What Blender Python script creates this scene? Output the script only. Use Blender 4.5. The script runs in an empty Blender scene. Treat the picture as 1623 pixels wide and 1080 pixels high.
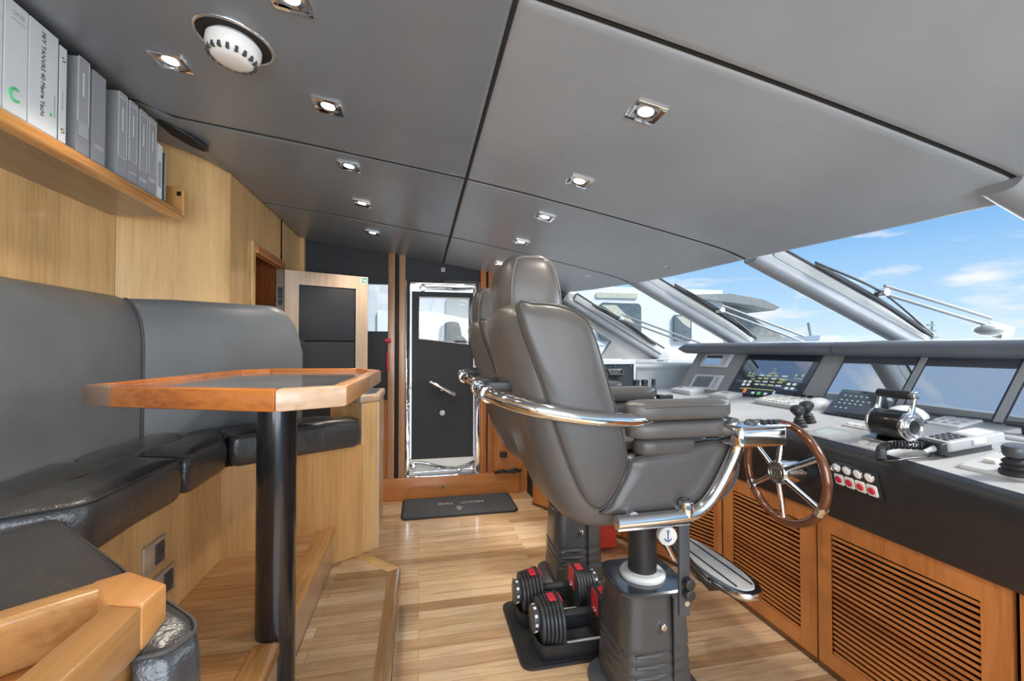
import bpy, bmesh, math, random
from mathutils import Vector, Matrix
random.seed(7)
SC = bpy.context.scene
COL = SC.collection
PI = math.pi
V = Vector

# ------------------------------------------------------------------ materials
def new_mat(name):
    m = bpy.data.materials.new(name); m.use_nodes = True
    nt = m.node_tree; nt.nodes.clear()
    out = nt.nodes.new('ShaderNodeOutputMaterial')
    b = nt.nodes.new('ShaderNodeBsdfPrincipled')
    nt.links.new(b.outputs[0], out.inputs[0])
    return m, nt, b

def tex_co(nt, scale=(1, 1, 1), rot=(0, 0, 0)):
    tc = nt.nodes.new('ShaderNodeTexCoord'); mp = nt.nodes.new('ShaderNodeMapping')
    mp.inputs['Scale'].default_value = scale; mp.inputs['Rotation'].default_value = rot
    nt.links.new(tc.outputs['Object'], mp.inputs['Vector'])
    return mp.outputs[0]

def noise(nt, vec, scale, detail=3, rough=.5, dist=0):
    n = nt.nodes.new('ShaderNodeTexNoise')
    n.inputs['Scale'].default_value = scale; n.inputs['Detail'].default_value = detail
    n.inputs['Roughness'].default_value = rough; n.inputs['Distortion'].default_value = dist
    nt.links.new(vec, n.inputs['Vector'])
    return n.outputs['Fac']

def ramp(nt, fac, stops):
    r = nt.nodes.new('ShaderNodeValToRGB')
    els = r.color_ramp.elements
    while len(els) < len(stops): els.new(.5)
    for e, (p, c) in zip(els, stops):
        e.position = p; e.color = (c[0], c[1], c[2], 1)
    nt.links.new(fac, r.inputs[0])
    return r.outputs[0]

def bump(nt, b, h, strength=.1, dist=.002):
    n = nt.nodes.new('ShaderNodeBump')
    n.inputs['Strength'].default_value = strength; n.inputs['Distance'].default_value = dist
    nt.links.new(h, n.inputs['Height']); nt.links.new(n.outputs[0], b.inputs['Normal'])

def mul(c, k): return tuple(min(1, x * k) for x in c)

def plain(name, col, rough=.5, metal=0, coat=0, bscale=0, bstr=.1, var=.06, emit=None, estr=0, spec=.5):
    m, nt, b = new_mat(name)
    b.inputs['Roughness'].default_value = rough; b.inputs['Metallic'].default_value = metal
    b.inputs['Coat Weight'].default_value = coat; b.inputs['Coat Roughness'].default_value = .08
    b.inputs['Specular IOR Level'].default_value = spec
    v = tex_co(nt)
    f = noise(nt, v, 9, 3)
    c = ramp(nt, f, [(.3, mul(col, 1 - var)), (.7, mul(col, 1 + var))])
    nt.links.new(c, b.inputs['Base Color'])
    if bscale:
        bump(nt, b, noise(nt, v, bscale, 4), bstr)
    if emit:
        b.inputs['Emission Color'].default_value = (*emit, 1); b.inputs['Emission Strength'].default_value = estr
    return m

def wood(name, base, dark, axis='Z', rough=.32, coat=.35, broad=5.0, contrast=1.0):
    m, nt, b = new_mat(name)
    b.inputs['Roughness'].default_value = rough
    b.inputs['Coat Weight'].default_value = coat; b.inputs['Coat Roughness'].default_value = .12
    s = {'X': (.06, 1, 1), 'Y': (1, .06, 1), 'Z': (1, 1, .06)}[axis]
    v = tex_co(nt, s)
    f1 = noise(nt, v, broad, 4, .55, .6)
    f2 = noise(nt, v, 70, 3, .6, .2)
    mx = nt.nodes.new('ShaderNodeMix'); mx.data_type = 'FLOAT'; mx.inputs[0].default_value = .38
    nt.links.new(f1, mx.inputs[2]); nt.links.new(f2, mx.inputs[3])
    lo = tuple(d + (q - d) * (1 - contrast) for d, q in zip(dark, base))
    c = ramp(nt, mx.outputs[0], [(.36, lo), (.5, base), (.66, mul(base, 1.18))])
    nt.links.new(c, b.inputs['Base Color'])
    bump(nt, b, f2, .04, .001)
    return m

def planks(name, cols, width=.072, length=1.1, rough=.24, coat=.4):
    m, nt, b = new_mat(name)
    b.inputs['Roughness'].default_value = rough
    b.inputs['Coat Weight'].default_value = coat; b.inputs['Coat Roughness'].default_value = .1
    v = tex_co(nt)
    br = nt.nodes.new('ShaderNodeTexBrick')
    br.offset = .37; br.inputs['Scale'].default_value = 1
    br.inputs['Color1'].default_value = (0, 0, 0, 1); br.inputs['Color2'].default_value = (1, 1, 1, 1)
    br.inputs['Mortar'].default_value = (.5, .5, .5, 1)
    br.inputs['Mortar Size'].default_value = .0008; br.inputs['Mortar Smooth'].default_value = .2
    br.inputs['Brick Width'].default_value = length; br.inputs['Row Height'].default_value = width
    nt.links.new(v, br.inputs['Vector'])
    tone = ramp(nt, br.outputs['Color'], [(0, cols[0]), (.35, cols[1]), (.7, cols[2]), (1, cols[3])])
    # grain drifts from board to board
    mp = nt.nodes.new('ShaderNodeMapping'); mp.inputs['Scale'].default_value = (1.6, 22, 1)
    tc = nt.nodes.new('ShaderNodeTexCoord'); ad = nt.nodes.new('ShaderNodeVectorMath'); ad.operation = 'ADD'
    nt.links.new(tc.outputs['Object'], ad.inputs[0]); nt.links.new(br.outputs['Color'], ad.inputs[1])
    nt.links.new(ad.outputs[0], mp.inputs[0])
    g = noise(nt, mp.outputs[0], 2.2, 4, .55, .7)
    gr = ramp(nt, g, [(.3, (.72, .68, .62)), (.55, (1, 1, 1)), (.8, (1.1, 1.08, 1.05))])
    mx = nt.nodes.new('ShaderNodeMix'); mx.data_type = 'RGBA'; mx.blend_type = 'MULTIPLY'; mx.inputs[0].default_value = 1
    nt.links.new(tone, mx.inputs[6]); nt.links.new(gr, mx.inputs[7])
    m2 = nt.nodes.new('ShaderNodeMix'); m2.data_type = 'RGBA'; m2.blend_type = 'MIX'
    nt.links.new(br.outputs['Fac'], m2.inputs[0]); nt.links.new(mx.outputs[2], m2.inputs[6])
    m2.inputs[7].default_value = (.16, .09, .04, 1)
    nt.links.new(m2.outputs[2], b.inputs['Base Color'])
    return m

def leather(name, col, rough=.42, grain=260, gstr=.12, crease=0, spec=.5, coat=0):
    m, nt, b = new_mat(name)
    b.inputs['Roughness'].default_value = rough; b.inputs['Specular IOR Level'].default_value = spec
    b.inputs['Coat Weight'].default_value = coat; b.inputs['Coat Roughness'].default_value = .25
    v = tex_co(nt)
    f = noise(nt, v, 4, 3)
    c = ramp(nt, f, [(.3, mul(col, .88)), (.7, mul(col, 1.1))])
    nt.links.new(c, b.inputs['Base Color'])
    h = noise(nt, v, grain, 2)
    if crease:
        v2 = tex_co(nt, (7, 2.6, 4), (0, 0, .5))
        cr = noise(nt, v2, 2.2, 4, .6, 1.2)
        mm = nt.nodes.new('ShaderNodeMath'); mm.operation = 'MULTIPLY_ADD'
        mm.inputs[1].default_value = crease
        nt.links.new(cr, mm.inputs[0]); nt.links.new(h, mm.inputs[2]); h = mm.outputs[0]
    bump(nt, b, h, gstr, .003)
    return m

def woven(name, col, rough=.4, scale=420, bstr=.25):
    m, nt, b = new_mat(name)
    b.inputs['Roughness'].default_value = rough
    v = tex_co(nt)
    f = noise(nt, v, 2.5, 3)
    c = ramp(nt, f, [(.3, mul(col, .93)), (.7, mul(col, 1.06))])
    nt.links.new(c, b.inputs['Base Color'])
    ck = nt.nodes.new('ShaderNodeTexChecker'); ck.inputs['Scale'].default_value = scale
    nt.links.new(v, ck.inputs['Vector'])
    w = noise(nt, tex_co(nt, (1, 2.2, 1), (0, 0, .4)), 5, 3, .5, .8)
    mm = nt.nodes.new('ShaderNodeMath'); mm.operation = 'MULTIPLY_ADD'; mm.inputs[1].default_value = 2.6
    nt.links.new(w, mm.inputs[0]); nt.links.new(ck.outputs['Fac'], mm.inputs[2])
    bump(nt, b, mm.outputs[0], bstr, .002)
    return m

def pane(name, tint=(1, 1, 1), gloss=.06, rough=0):
    m = bpy.data.materials.new(name); m.use_nodes = True; nt = m.node_tree; nt.nodes.clear()
    out = nt.nodes.new('ShaderNodeOutputMaterial')
    t = nt.nodes.new('ShaderNodeBsdfTransparent'); t.inputs[0].default_value = (*tint, 1)
    g = nt.nodes.new('ShaderNodeBsdfGlossy'); g.inputs['Roughness'].default_value = rough
    mx = nt.nodes.new('ShaderNodeMixShader'); mx.inputs[0].default_value = gloss
    nt.links.new(t.outputs[0], mx.inputs[1]); nt.links.new(g.outputs[0], mx.inputs[2]); nt.links.new(mx.outputs[0], out.inputs[0])
    return m

def lamp_mat(name, col, s):
    m = bpy.data.materials.new(name); m.use_nodes = True; nt = m.node_tree; nt.nodes.clear()
    out = nt.nodes.new('ShaderNodeOutputMaterial'); e = nt.nodes.new('ShaderNodeEmission')
    e.inputs[0].default_value = (*col, 1); e.inputs[1].default_value = s
    nt.links.new(e.outputs[0], out.inputs[0])
    return m

# ------------------------------------------------------------------ mesh building
class MB:
    def __init__(s): s.v = []; s.f = []
    def add(s, vs, fs, M=None):
        o = len(s.v)
        s.v += [(M @ V(p)) if M is not None else V(p) for p in vs]
        s.f += [tuple(i + o for i in f) for f in fs]
        return s
    def box(s, c, d, M=None, rz=0):
        x, y, z = (k / 2 for k in d)
        vs = [(-x, -y, -z), (x, -y, -z), (x, y, -z), (-x, y, -z), (-x, -y, z), (x, -y, z), (x, y, z), (-x, y, z)]
        T = Matrix.Translation(c) @ Matrix.Rotation(rz, 4, 'Z')
        if M is not None: T = M @ T
        return s.add(vs, [(0, 3, 2, 1), (4, 5, 6, 7), (0, 1, 5, 4), (1, 2, 6, 5), (2, 3, 7, 6), (3, 0, 4, 7)], T)
    def bb(s, a, b, M=None):
        return s.box([(p + q) / 2 for p, q in zip(a, b)], [abs(q - p) for p, q in zip(a, b)], M)
    def prism(s, poly, z0, z1, M=None):
        n = len(poly)
        if sum(poly[i][0] * poly[(i + 1) % n][1] - poly[(i + 1) % n][0] * poly[i][1] for i in range(n)) < 0: poly = poly[::-1]
        vs = [(p[0], p[1], z0) for p in poly] + [(p[0], p[1], z1) for p in poly]
        fs = [tuple(range(n))[::-1], tuple(range(n, 2 * n))] + [(i, (i + 1) % n, n + (i + 1) % n, n + i) for i in range(n)]
        return s.add(vs, fs, M)
    def loft(s, rings, cap=True, closed=True, M=None):
        n = len(rings[0]); vs = [p for r in rings for p in r]; fs = []
        for k in range(len(rings) - 1):
            for i in range(n if closed else n - 1):
                j = (i + 1) % n
                fs.append((k * n + i, k * n + j, (k + 1) * n + j, (k + 1) * n + i))
        if cap and closed:
            fs.append(tuple(range(n))[::-1]); fs.append(tuple(range((len(rings) - 1) * n, len(rings) * n)))
        return s.add(vs, fs, M)
    def tube(s, pts, r, n=12, closed=False, M=None, cap=True):
        pts = [V(p) for p in pts]; N = len(pts)
        rs = r if isinstance(r, (list, tuple)) else [r] * N
        rings = []; up = None
        for i in range(N):
            a = pts[(i - 1) % N] if (closed or i) else pts[0]
            b = pts[(i + 1) % N] if (closed or i < N - 1) else pts[-1]
            t = (b - a).normalized()
            if up is None:
                up = V((0, 0, 1)) if abs(t.z) < .9 else V((1, 0, 0))
            x = t.cross(up).normalized(); up = x.cross(t).normalized()
            rings.append([pts[i] + (x * math.cos(2 * PI * k / n) + up * math.sin(2 * PI * k / n)) * rs[i] for k in range(n)])
        if closed: rings.append(rings[0])
        return s.loft(rings, cap=cap and not closed, M=M)
    def cyl(s, a, b, r, r2=None, n=24, M=None):
        return s.tube([a, b], [r, r if r2 is None else r2], n, M=M)
    def lathe(s, prof, c=(0, 0, 0), n=28, M=None):
        rings = [[(c[0] + max(r, 1e-4) * math.cos(2 * PI * k / n), c[1] + max(r, 1e-4) * math.sin(2 * PI * k / n), c[2] + z) for k in range(n)] for r, z in prof]
        return s.loft(rings, M=M)
    def sphere(s, c, r, n=16, M=None, sq=(1, 1, 1)):
        m = n // 2
        rings = [[(c[0] + sq[0] * r * math.sin(max(.001, min(PI - .001, PI * j / m))) * math.cos(2 * PI * k / n),
                   c[1] + sq[1] * r * math.sin(max(.001, min(PI - .001, PI * j / m))) * math.sin(2 * PI * k / n),
                   c[2] - sq[2] * r * math.cos(PI * j / m)) for k in range(n)] for j in range(m + 1)]
        return s.loft(rings, M=M)
    def torus(s, c, R, r, M=None, n=40, k=12):
        return s.tube([(c[0] + R * math.cos(2 * PI * i / n), c[1] + R * math.sin(2 * PI * i / n), c[2]) for i in range(n)], r, k, closed=True, M=M)

ORG = {}
def build(name, mb, mat, parent=None, bevel=0, seg=3, sharp=35, sub=0, kind=None, label=None):
    me = bpy.data.meshes.new(name)
    off = ORG.get(parent.name, V((0, 0, 0))) if parent is not None else V((0, 0, 0))
    bm = bmesh.new()
    vs = [bm.verts.new(p - off) for p in mb.v]
    for f in mb.f:
        try: bm.faces.new([vs[i] for i in f])
        except ValueError: pass
    bmesh.ops.remove_doubles(bm, verts=bm.verts, dist=1e-5)
    bmesh.ops.recalc_face_normals(bm, faces=bm.faces)
    ang = math.radians(sharp)
    if bevel:
        es = [e for e in bm.edges if len(e.link_faces) == 2 and e.calc_face_angle() > math.radians(30)]
        bmesh.ops.bevel(bm, geom=es, offset=bevel, segments=seg, profile=.5, affect='EDGES', clamp_overlap=True)
    for f in bm.faces: f.smooth = True
    for e in bm.edges:
        if len(e.link_faces) == 2 and e.calc_face_angle() > ang: e.smooth = False
    bm.to_mesh(me); bm.free()
    for m in (mat if isinstance(mat, (list, tuple)) else [mat]): me.materials.append(m)
    o = bpy.data.objects.new(name, me); COL.objects.link(o)
    if parent is not None:
        o.parent = parent; ORG[o.name] = off
    if sub:
        md = o.modifiers.new('sub', 'SUBSURF'); md.levels = sub; md.render_levels = sub
    if kind: o['kind'] = kind
    if label: o['label'] = label
    return o

def thing(name, label, cat, loc=(0, 0, 0), group=None):
    o = bpy.data.objects.new(name, None); COL.objects.link(o)
    o.empty_display_size = .1
    o.location = loc; ORG[o.name] = V(loc)
    o['label'] = label; o['category'] = cat
    if group: o['group'] = group
    return o

def tag(o, label, cat, group=None):
    o['label'] = label; o['category'] = cat
    if group: o['group'] = group
    return o

def struct(name, mb, mat, **k):
    return build(name, mb, mat, kind='structure', **k)

def kids(o): return [c for c in bpy.data.objects if c.parent == o]
def dup(root, loc, rz=0, label=None):
    def rec(o, par):
        c = o.copy(); COL.objects.link(c)
        if par is not None: c.parent = par
        for ch in kids(o): rec(ch, c)
        return c
    r = rec(root, None)
    r.location = loc; r.rotation_euler = (0, 0, rz)
    if label: r['label'] = label
    return r

def cr(pts, k=8, closed=False):
    P = [V(p) for p in pts]; n = len(P); out = []
    for i in range(n if closed else n - 1):
        p0 = P[(i - 1) % n] if (closed or i) else P[0] * 2 - P[1]
        p1 = P[i]; p2 = P[(i + 1) % n]
        p3 = P[(i + 2) % n] if (closed or i < n - 2) else P[-1] * 2 - P[-2]
        for j in range(k):
            t = j / k
            out.append(.5 * ((2 * p1) + (p2 - p0) * t + (2 * p0 - 5 * p1 + 4 * p2 - p3) * t * t + (3 * p1 - p0 - 3 * p2 + p3) * t ** 3))
    if not closed: out.append(P[-1])
    return out

def interp(tab, x):
    if x <= tab[0][0]: return tab[0][1]
    for (a, p), (b, q) in zip(tab, tab[1:]):
        if x <= b: return p + (q - p) * (x - a) / (b - a)
    return tab[-1][1]

def sring(cx, cy, rx, ry, n=4, k=40):
    """rounded rectangle (superellipse) ring in 2d"""
    out = []
    for i in range(k):
        t = 2 * PI * (i + .5) / k; c, s = math.cos(t), math.sin(t)
        out.append((cx + rx * math.copysign(abs(c) ** (2 / n), c), cy + ry * math.copysign(abs(s) ** (2 / n), s)))
    return out

def rrect(x0, y0, x1, y1, r, k=5):
    out = []
    for cx, cy, a in ((x1 - r, y1 - r, 0), (x0 + r, y1 - r, 90), (x0 + r, y0 + r, 180), (x1 - r, y0 + r, 270)):
        for i in range(k + 1):
            t = math.radians(a + 90 * i / k); out.append((cx + r * math.cos(t), cy + r * math.sin(t)))
    return out

def frame(o, x, y, z=None):
    """matrix from origin and axes"""
    x = V(x).normalized(); y = V(y).normalized()
    z = x.cross(y).normalized() if z is None else V(z).normalized()
    y = z.cross(x).normalized()
    return Matrix(((x.x, y.x, z.x, o[0]), (x.y, y.y, z.y, o[1]), (x.z, y.z, z.z, o[2]), (0, 0, 0, 1)))

def lettering(name, text, size, M, mat, parent, align='CENTER', depth=.0004):
    cu = bpy.data.curves.new(name, 'FONT'); cu.body = text; cu.size = size
    cu.align_x = align; cu.align_y = 'CENTER'; cu.extrude = depth; cu.resolution_u = 3
    t = bpy.data.objects.new(name, cu); COL.objects.link(t)
    bpy.context.view_layer.update()
    me = bpy.data.meshes.new_from_object(t.evaluated_get(bpy.context.evaluated_depsgraph_get()))
    bpy.data.objects.remove(t); bpy.data.curves.remove(cu)
    off = ORG.get(parent.name, V((0, 0, 0)))
    me.transform(Matrix.Translation(-off) @ M)
    me.name = name
    me.materials.clear(); me.materials.append(mat)
    o = bpy.data.objects.new(name, me); COL.objects.link(o); o.parent = parent; ORG[o.name] = off
    return o
HONEY = ((.70, .43, .185), (.52, .285, .105))
WV = wood('wood_honey_vertical', *HONEY, 'Z')
WX = wood('wood_honey_x', *HONEY, 'X')
WY = wood('wood_honey_y', *HONEY, 'Y')
CHER = ((.50, .185, .05), (.36, .11, .026))
CV = wood('wood_cherry_vertical', *CHER, 'Z')
CX_ = wood('wood_cherry_x', *CHER, 'X')
CY_ = wood('wood_cherry_y', *CHER, 'Y')
TABW = wood('wood_table_edge', (.54, .175, .035), (.38, .095, .018), 'X', rough=.22, coat=.6)
RIMW = wood('wood_wheel', (.125, .040, .016), (.06, .02, .009), 'X', rough=.15, coat=.8)
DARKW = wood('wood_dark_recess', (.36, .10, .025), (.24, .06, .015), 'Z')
PALEW = wood('wood_pale', (.60, .44, .31), (.47, .31, .2), 'Z', rough=.35)
FLOOR = planks('floor_planks', [(.44, .265, .13), (.64, .42, .235), (.74, .52, .31), (.82, .62, .41)])
FLOOR2 = planks('platform_planks', [(.50, .24, .085), (.58, .31, .125), (.63, .36, .16), (.66, .41, .19)], width=.085)
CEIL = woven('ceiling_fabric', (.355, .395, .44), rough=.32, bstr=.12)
CEILN = woven('ceiling_fabric_dark', (.215, .245, .28), rough=.30, bstr=.12)  # same fabric, with the shade away from the windscreen put into its colour
GAP = plain('shadow_gap', (.015, .015, .016), .8)
SETB = leather('settee_back_leather', (.145, .155, .165), .34, 320, .05)
SETC = leather('settee_cushion_leather', (.050, .049, .050), .27, 160, .32, crease=5, spec=.75)
CHL = leather('helm_chair_leather', (.102, .093, .087), .36, 380, .06)
CHP = leather('helm_chair_leather_dark', (.082, .075, .071), .36, 380, .06)
PIPE = plain('piping', (.06, .055, .052), .5)
STITCH = plain('stitching', (.20, .19, .18), .7)
WALLB = leather('wall_black_leather', (.020, .022, .026), .55, 260, .1)
DOORB = leather('door_black_leather', (.030, .032, .036), .6, 260, .1)
CHROME = plain('chrome', (.86, .86, .87), .07, 1, var=.01)
STEEL = plain('polished_steel', (.74, .75, .76), .13, 1, var=.02)
BRUSH = plain('brushed_steel', (.62, .62, .62), .28, 1, var=.03)
BLACKG = plain('black_gloss_paint', (.012, .012, .013), .22, coat=.5)
BLACKM = plain('black_satin', (.022, .023, .025), .42)
PEDB = plain('pedestal_charcoal', (.055, .054, .054), .34, coat=.25)
PEDT = plain('pedestal_top_gloss', (.05, .055, .065), .14, coat=.6)
RUBBER = plain('black_rubber', (.02, .02, .022), .6)
PLATE = plain('dumbbell_plate', (.035, .037, .04), .42)
RED = plain('red_plastic', (.55, .03, .05), .45)
REDCASE = plain('red_case', (.80, .07, .035), .45)
WHITEP = plain('white_plastic', (.82, .82, .80), .35, var=.02)
GREYP = plain('grey_plastic', (.42, .43, .44), .45)
LGREY = plain('light_grey_panel', (.60, .61, .62), .45)
DESK = leather('desk_grey_leather', (.46, .465, .47), .42, 400, .05)
FASC = leather('fascia_black_leather', (.022, .024, .028), .45, 400, .06)
BAY = leather('bay_grey_leather', (.30, .295, .285), .5, 400, .05)
HOODM = leather('hood_leather', (.125, .135, .155), .38, 400, .05)
MULL = leather('mullion_leather', (.27, .28, .295), .34, 300, .05)
ALU = plain('mullion_frame_grey', (.30, .305, .30), .45)
SCREEN = plain('screen_glass', (.54, .57, .61), .03, 1, var=0)
SCREENE = plain('engine_screen_glass', (.22, .25, .30), .03, 1, var=0)
CAPG = plain('motor_cap_grey', (.24, .24, .23), .45)
SCREENB = plain('screen_panel_dark', (.035, .045, .055), .12, coat=.5, var=0)
PANEL = plain('dark_panel', (.06, .065, .075), .35)
MATM = plain('mat_pile', (.075, .08, .09), .95, bscale=500, bstr=.6)
MATE = plain('mat_edge', (.02, .02, .022), .7)
GREYT = plain('grey_print', (.5, .5, .52), .7)
WHITEG = plain('binder_white', (.76, .80, .82), .4, var=.02)
SILVER = plain('binder_grey', (.36, .37, .39), .36, var=.03)
SILVER2 = plain('binder_side_grey', (.27, .28, .29), .4, var=.03)
LABELM = plain('label_grey', (.42, .43, .45), .3, var=.02)
LABELL = plain('label_line', (.80, .81, .82), .5, var=.0)
INK = plain('ink', (.02, .02, .025), .6)
GREENP = plain('green_print', (.10, .62, .25), .5)
GREENS = plain('green_sign', (.04, .33, .2), .5)
PAPER = plain('paper', (.8, .8, .78), .7)
GLASS = pane('window_glass', (.97, .98, .98), .05)
GLASS2 = pane('side_glass', (.9, .91, .92), .1)
DOWN = lamp_mat('downlight_lamp', (1, .88, .7), 14)
EWHT = lamp_mat('screen_white', (.8, .95, .95), .55)
EYEL = lamp_mat('screen_yellow', (.75, .78, .35), .5)
EGRN = lamp_mat('screen_green', (.12, .7, .2), .6)
EORG = lamp_mat('screen_orange', (.85, .32, .1), .6)
EBLU = lamp_mat('screen_blue', (.35, .6, .9), .8)
MAPT = plain('table_top_chart', (.16, .17, .175), .10, coat=.3, var=.25)
YACHT = plain('yacht_white', (.80, .81, .82), .25, coat=.4, var=.02)
YGREY = plain('yacht_window_tint', (.10, .13, .15), .08, coat=.6, var=.2)
YTAN = plain('yacht_beige', (.55, .56, .45), .6)
YMESH = plain('yacht_screen_mesh', (.27, .28, .27), .6, var=.2)
WIPER = plain('wiper_arm_grey', (.22, .225, .225), .4)
DECK = plain('foredeck', (.62, .63, .63), .5)
WATER = plain('water', (.03, .09, .12), .08, bscale=1.5, bstr=.4)
BRASS = plain('emblem_brass', (.42, .35, .2), .3, 1)
# ------------------------------------------------------------------ room shell
def zc(x):
    if x >= .21:
        d = x - .21; return 2.13 - .165 * d - .021 * d * d
    return interp([(-1.6, 2.40), (-1.37, 2.375), (-1.1, 2.335), (-1.0, 2.29), (-.5, 2.228), (.21, 2.13)], x)
FRONT = [(-1.3, 1.88), (.92, 1.80), (1.5, 1.745), (2.03, 1.70), (2.6, 1.66), (3.07, 1.60), (3.6, 1.50), (4.06, 1.38)]
YS = [-1.3, .92, 2.0, 3.07, 4.06]

def wall_left_x(y):   # the panelled side: straight, then a diagonal, then straight again
    if y < 2.33: return -1.37
    if y < 2.6: return -1.37 + .37 * (y - 2.33) / .27
    return -1.0

def ceil_panel(y0, y1, side, mat):
    mb = MB(); nu, nv = 26, 30; g = .0035
    a, b = y0 + g, y1 - g
    top, bot = [], []
    def par(k, n):   # crowd the samples at the borders for the padded edge
        t = k / n; return t
    us = [0, .004, .012, .03] + [.03 + .94 * i / 20 for i in range(1, 20)] + [.97, .988, .996, 1]
    for t in us:
        y = a + (b - a) * t
        row = []
        for q in us:
            xa, xb = (wall_left_x(y) + .001, .21 - g) if side == 'L' else (.21 + g, interp(FRONT, y))
            x = xa + (xb - xa) * q
            dx = min(x - xa, xb - x); dy = min(y - a, b - y); d = max(0, min(dx, dy))
            lift = .007 * (1 - min(1, d / .012)) ** 2
            roll = 0
            if side == 'R':
                e = max(0, .22 - (xb - x)) / .22; roll = -.02 * e * e
            row.append((x, y, zc(x) + lift + roll))
        bot.append(row)
    n = len(us)
    vs = [p for r in bot for p in r] + [(p[0], p[1], p[2] + .03) for r in bot for p in r]
    fs = []
    for i in range(n - 1):
        for j in range(n - 1):
            k = i * n + j; fs.append((k, k + 1, k + n + 1, k + n)); k += n * n; fs.append((k, k + n, k + n + 1, k + 1))
    for j in range(n - 1):
        for s0 in (j, (n - 1) * n + j): fs.append((s0, s0 + 1, s0 + 1 + n * n, s0 + n * n))
        for s0, s1 in ((j * n, (j + 1) * n), (j * n + n - 1, (j + 1) * n + n - 1)): fs.append((s0, s1, s1 + n * n, s0 + n * n))
    mb.add(vs, fs)
    return struct('ceiling', mb, mat, sharp=60)
for y0, y1 in zip(YS, YS[1:]):
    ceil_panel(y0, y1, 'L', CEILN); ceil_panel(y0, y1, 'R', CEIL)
def seam(x0, x1, y, n=24):   # black strip painting in the shade of the joint between two panels
    mb = MB(); rg = []
    for i in range(n + 1):
        x = x0 + (x1 - x0) * i / n; z = zc(x) - (.02 * (max(0, .22 - (interp(FRONT, y) - x)) / .22) ** 2)
        rg.append([(x, y - .0045, z + .0022), (x, y + .0045, z + .0022), (x, y + .0045, z + .02), (x, y - .0045, z + .02)])
    return struct('ceiling_joint', mb.loft(rg), GAP)
for y_ in YS[1:-1]: seam(wall_left_x(y_) + .01, interp(FRONT, y_) - .01, y_)
struct('ceiling_joint', MB().bb((.2055, -1.3, zc(.21) + .0015), (.2145, 4.05, zc(.21) + .02)), GAP)  # centre joint, its shade painted in by a black strip too
mb = MB()   # the deckhead above the panels
pts = [-1.55, -1.1, -1.0, -.5, .21, .8, 1.3]
for x0, x1 in zip(pts, pts[1:]):
    vs = []
    for dz in (.032, .08):
        vs += [(x0, -1.3, zc(x0) + dz), (x1, -1.3, zc(x1) + dz), (x1, 4.3, zc(x1) + dz), (x0, 4.3, zc(x0) + dz)]
    mb.add(vs, [(0, 1, 2, 3), (4, 5, 6, 7), (0, 1, 5, 4), (1, 2, 6, 5), (2, 3, 7, 6), (3, 0, 4, 7)])
struct('ceiling_deckhead', mb, GAP)
mb = MB()
rows = []
ys = [-1.3 + 5.36 * i / 40 for i in range(41)]
for y in ys:
    xf = interp(FRONT, y)
    rows.append([(1.25, y, zc(1.25) + .034), (xf, y, zc(xf) + .018), (xf + .05, y, zc(xf) + .03), (xf + .03, y, zc(xf) + .09), (1.25, y, zc(1.25) + .15)])
mb.loft(rows); struct('ceiling_visor', mb, ALU)

struct('floor', MB().bb((-1.6, -1.3, -.04), (1.9, 4.2, 0)), FLOOR)
# raised platform and the low step in front of it
def nosing(name, pts, w, h, z, mat, parent):   # flat trim strip along a polyline, on the left hand of it
    mb = MB()
    for p, q in zip(pts, pts[1:]):
        d = (V(q) - V(p)).normalized(); nrm = V((-d.y, d.x))
        mb.prism([p, q, (q[0] + nrm.x * w, q[1] + nrm.y * w), (p[0] + nrm.x * w, p[1] + nrm.y * w)], z - h, z)
    return build(name, mb, mat, parent, bevel=.004, seg=2)
step = struct('floor_step', MB().prism([(-.447, -.6), (-.093, -.6), (-.093, 2.37), (-.33, 2.62), (-.447, 2.56)], 0, .198), FLOOR)
mb = MB()
mb.prism([(-.155, -.6), (-.093, -.6), (-.093, 2.37), (-.155, 2.345)], .165, .201)
build('nosing', mb, wood('nosing_step', (.50, .30, .14), (.36, .19, .08), 'Y', rough=.2), step, bevel=.005, seg=2)
mb = MB().prism([(-.093, 2.371), (-.33, 2.62), (-.365, 2.575), (-.155, 2.346)], .165, .201)
build('nosing', mb, WX, step, bevel=.005, seg=2)
build('riser', MB().bb((-.099, -.6, .003), (-.094, 2.36, .163)), CY_, step)
plat = struct('floor_platform', MB().prism([(-1.37, -.6), (-.45, -.6), (-.45, 2.565), (-.87, 2.42), (-1.37, 2.42)], .2, .398), FLOOR2)
P0 = V((-.47, 1.612))
mb = MB()   # nosing runs in two lengths, cut round the table post
for y0, y1 in ((-.6, 1.545), (1.68, 2.57)):
    mb2 = MB().bb((-.515, y0, .362), (-.437, y1, .402))
    build('nosing', mb2, wood('nosing_platform', (.62, .32, .11), (.48, .21, .06), 'Y', rough=.22), plat, bevel=.004, seg=2)
build('riser', MB().bb((-.4505, -.6, .202), (-.4475, 2.55, .362)), wood('riser_wood', (.50, .33, .19), (.40, .25, .13), 'Y', rough=.3), plat)

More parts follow.
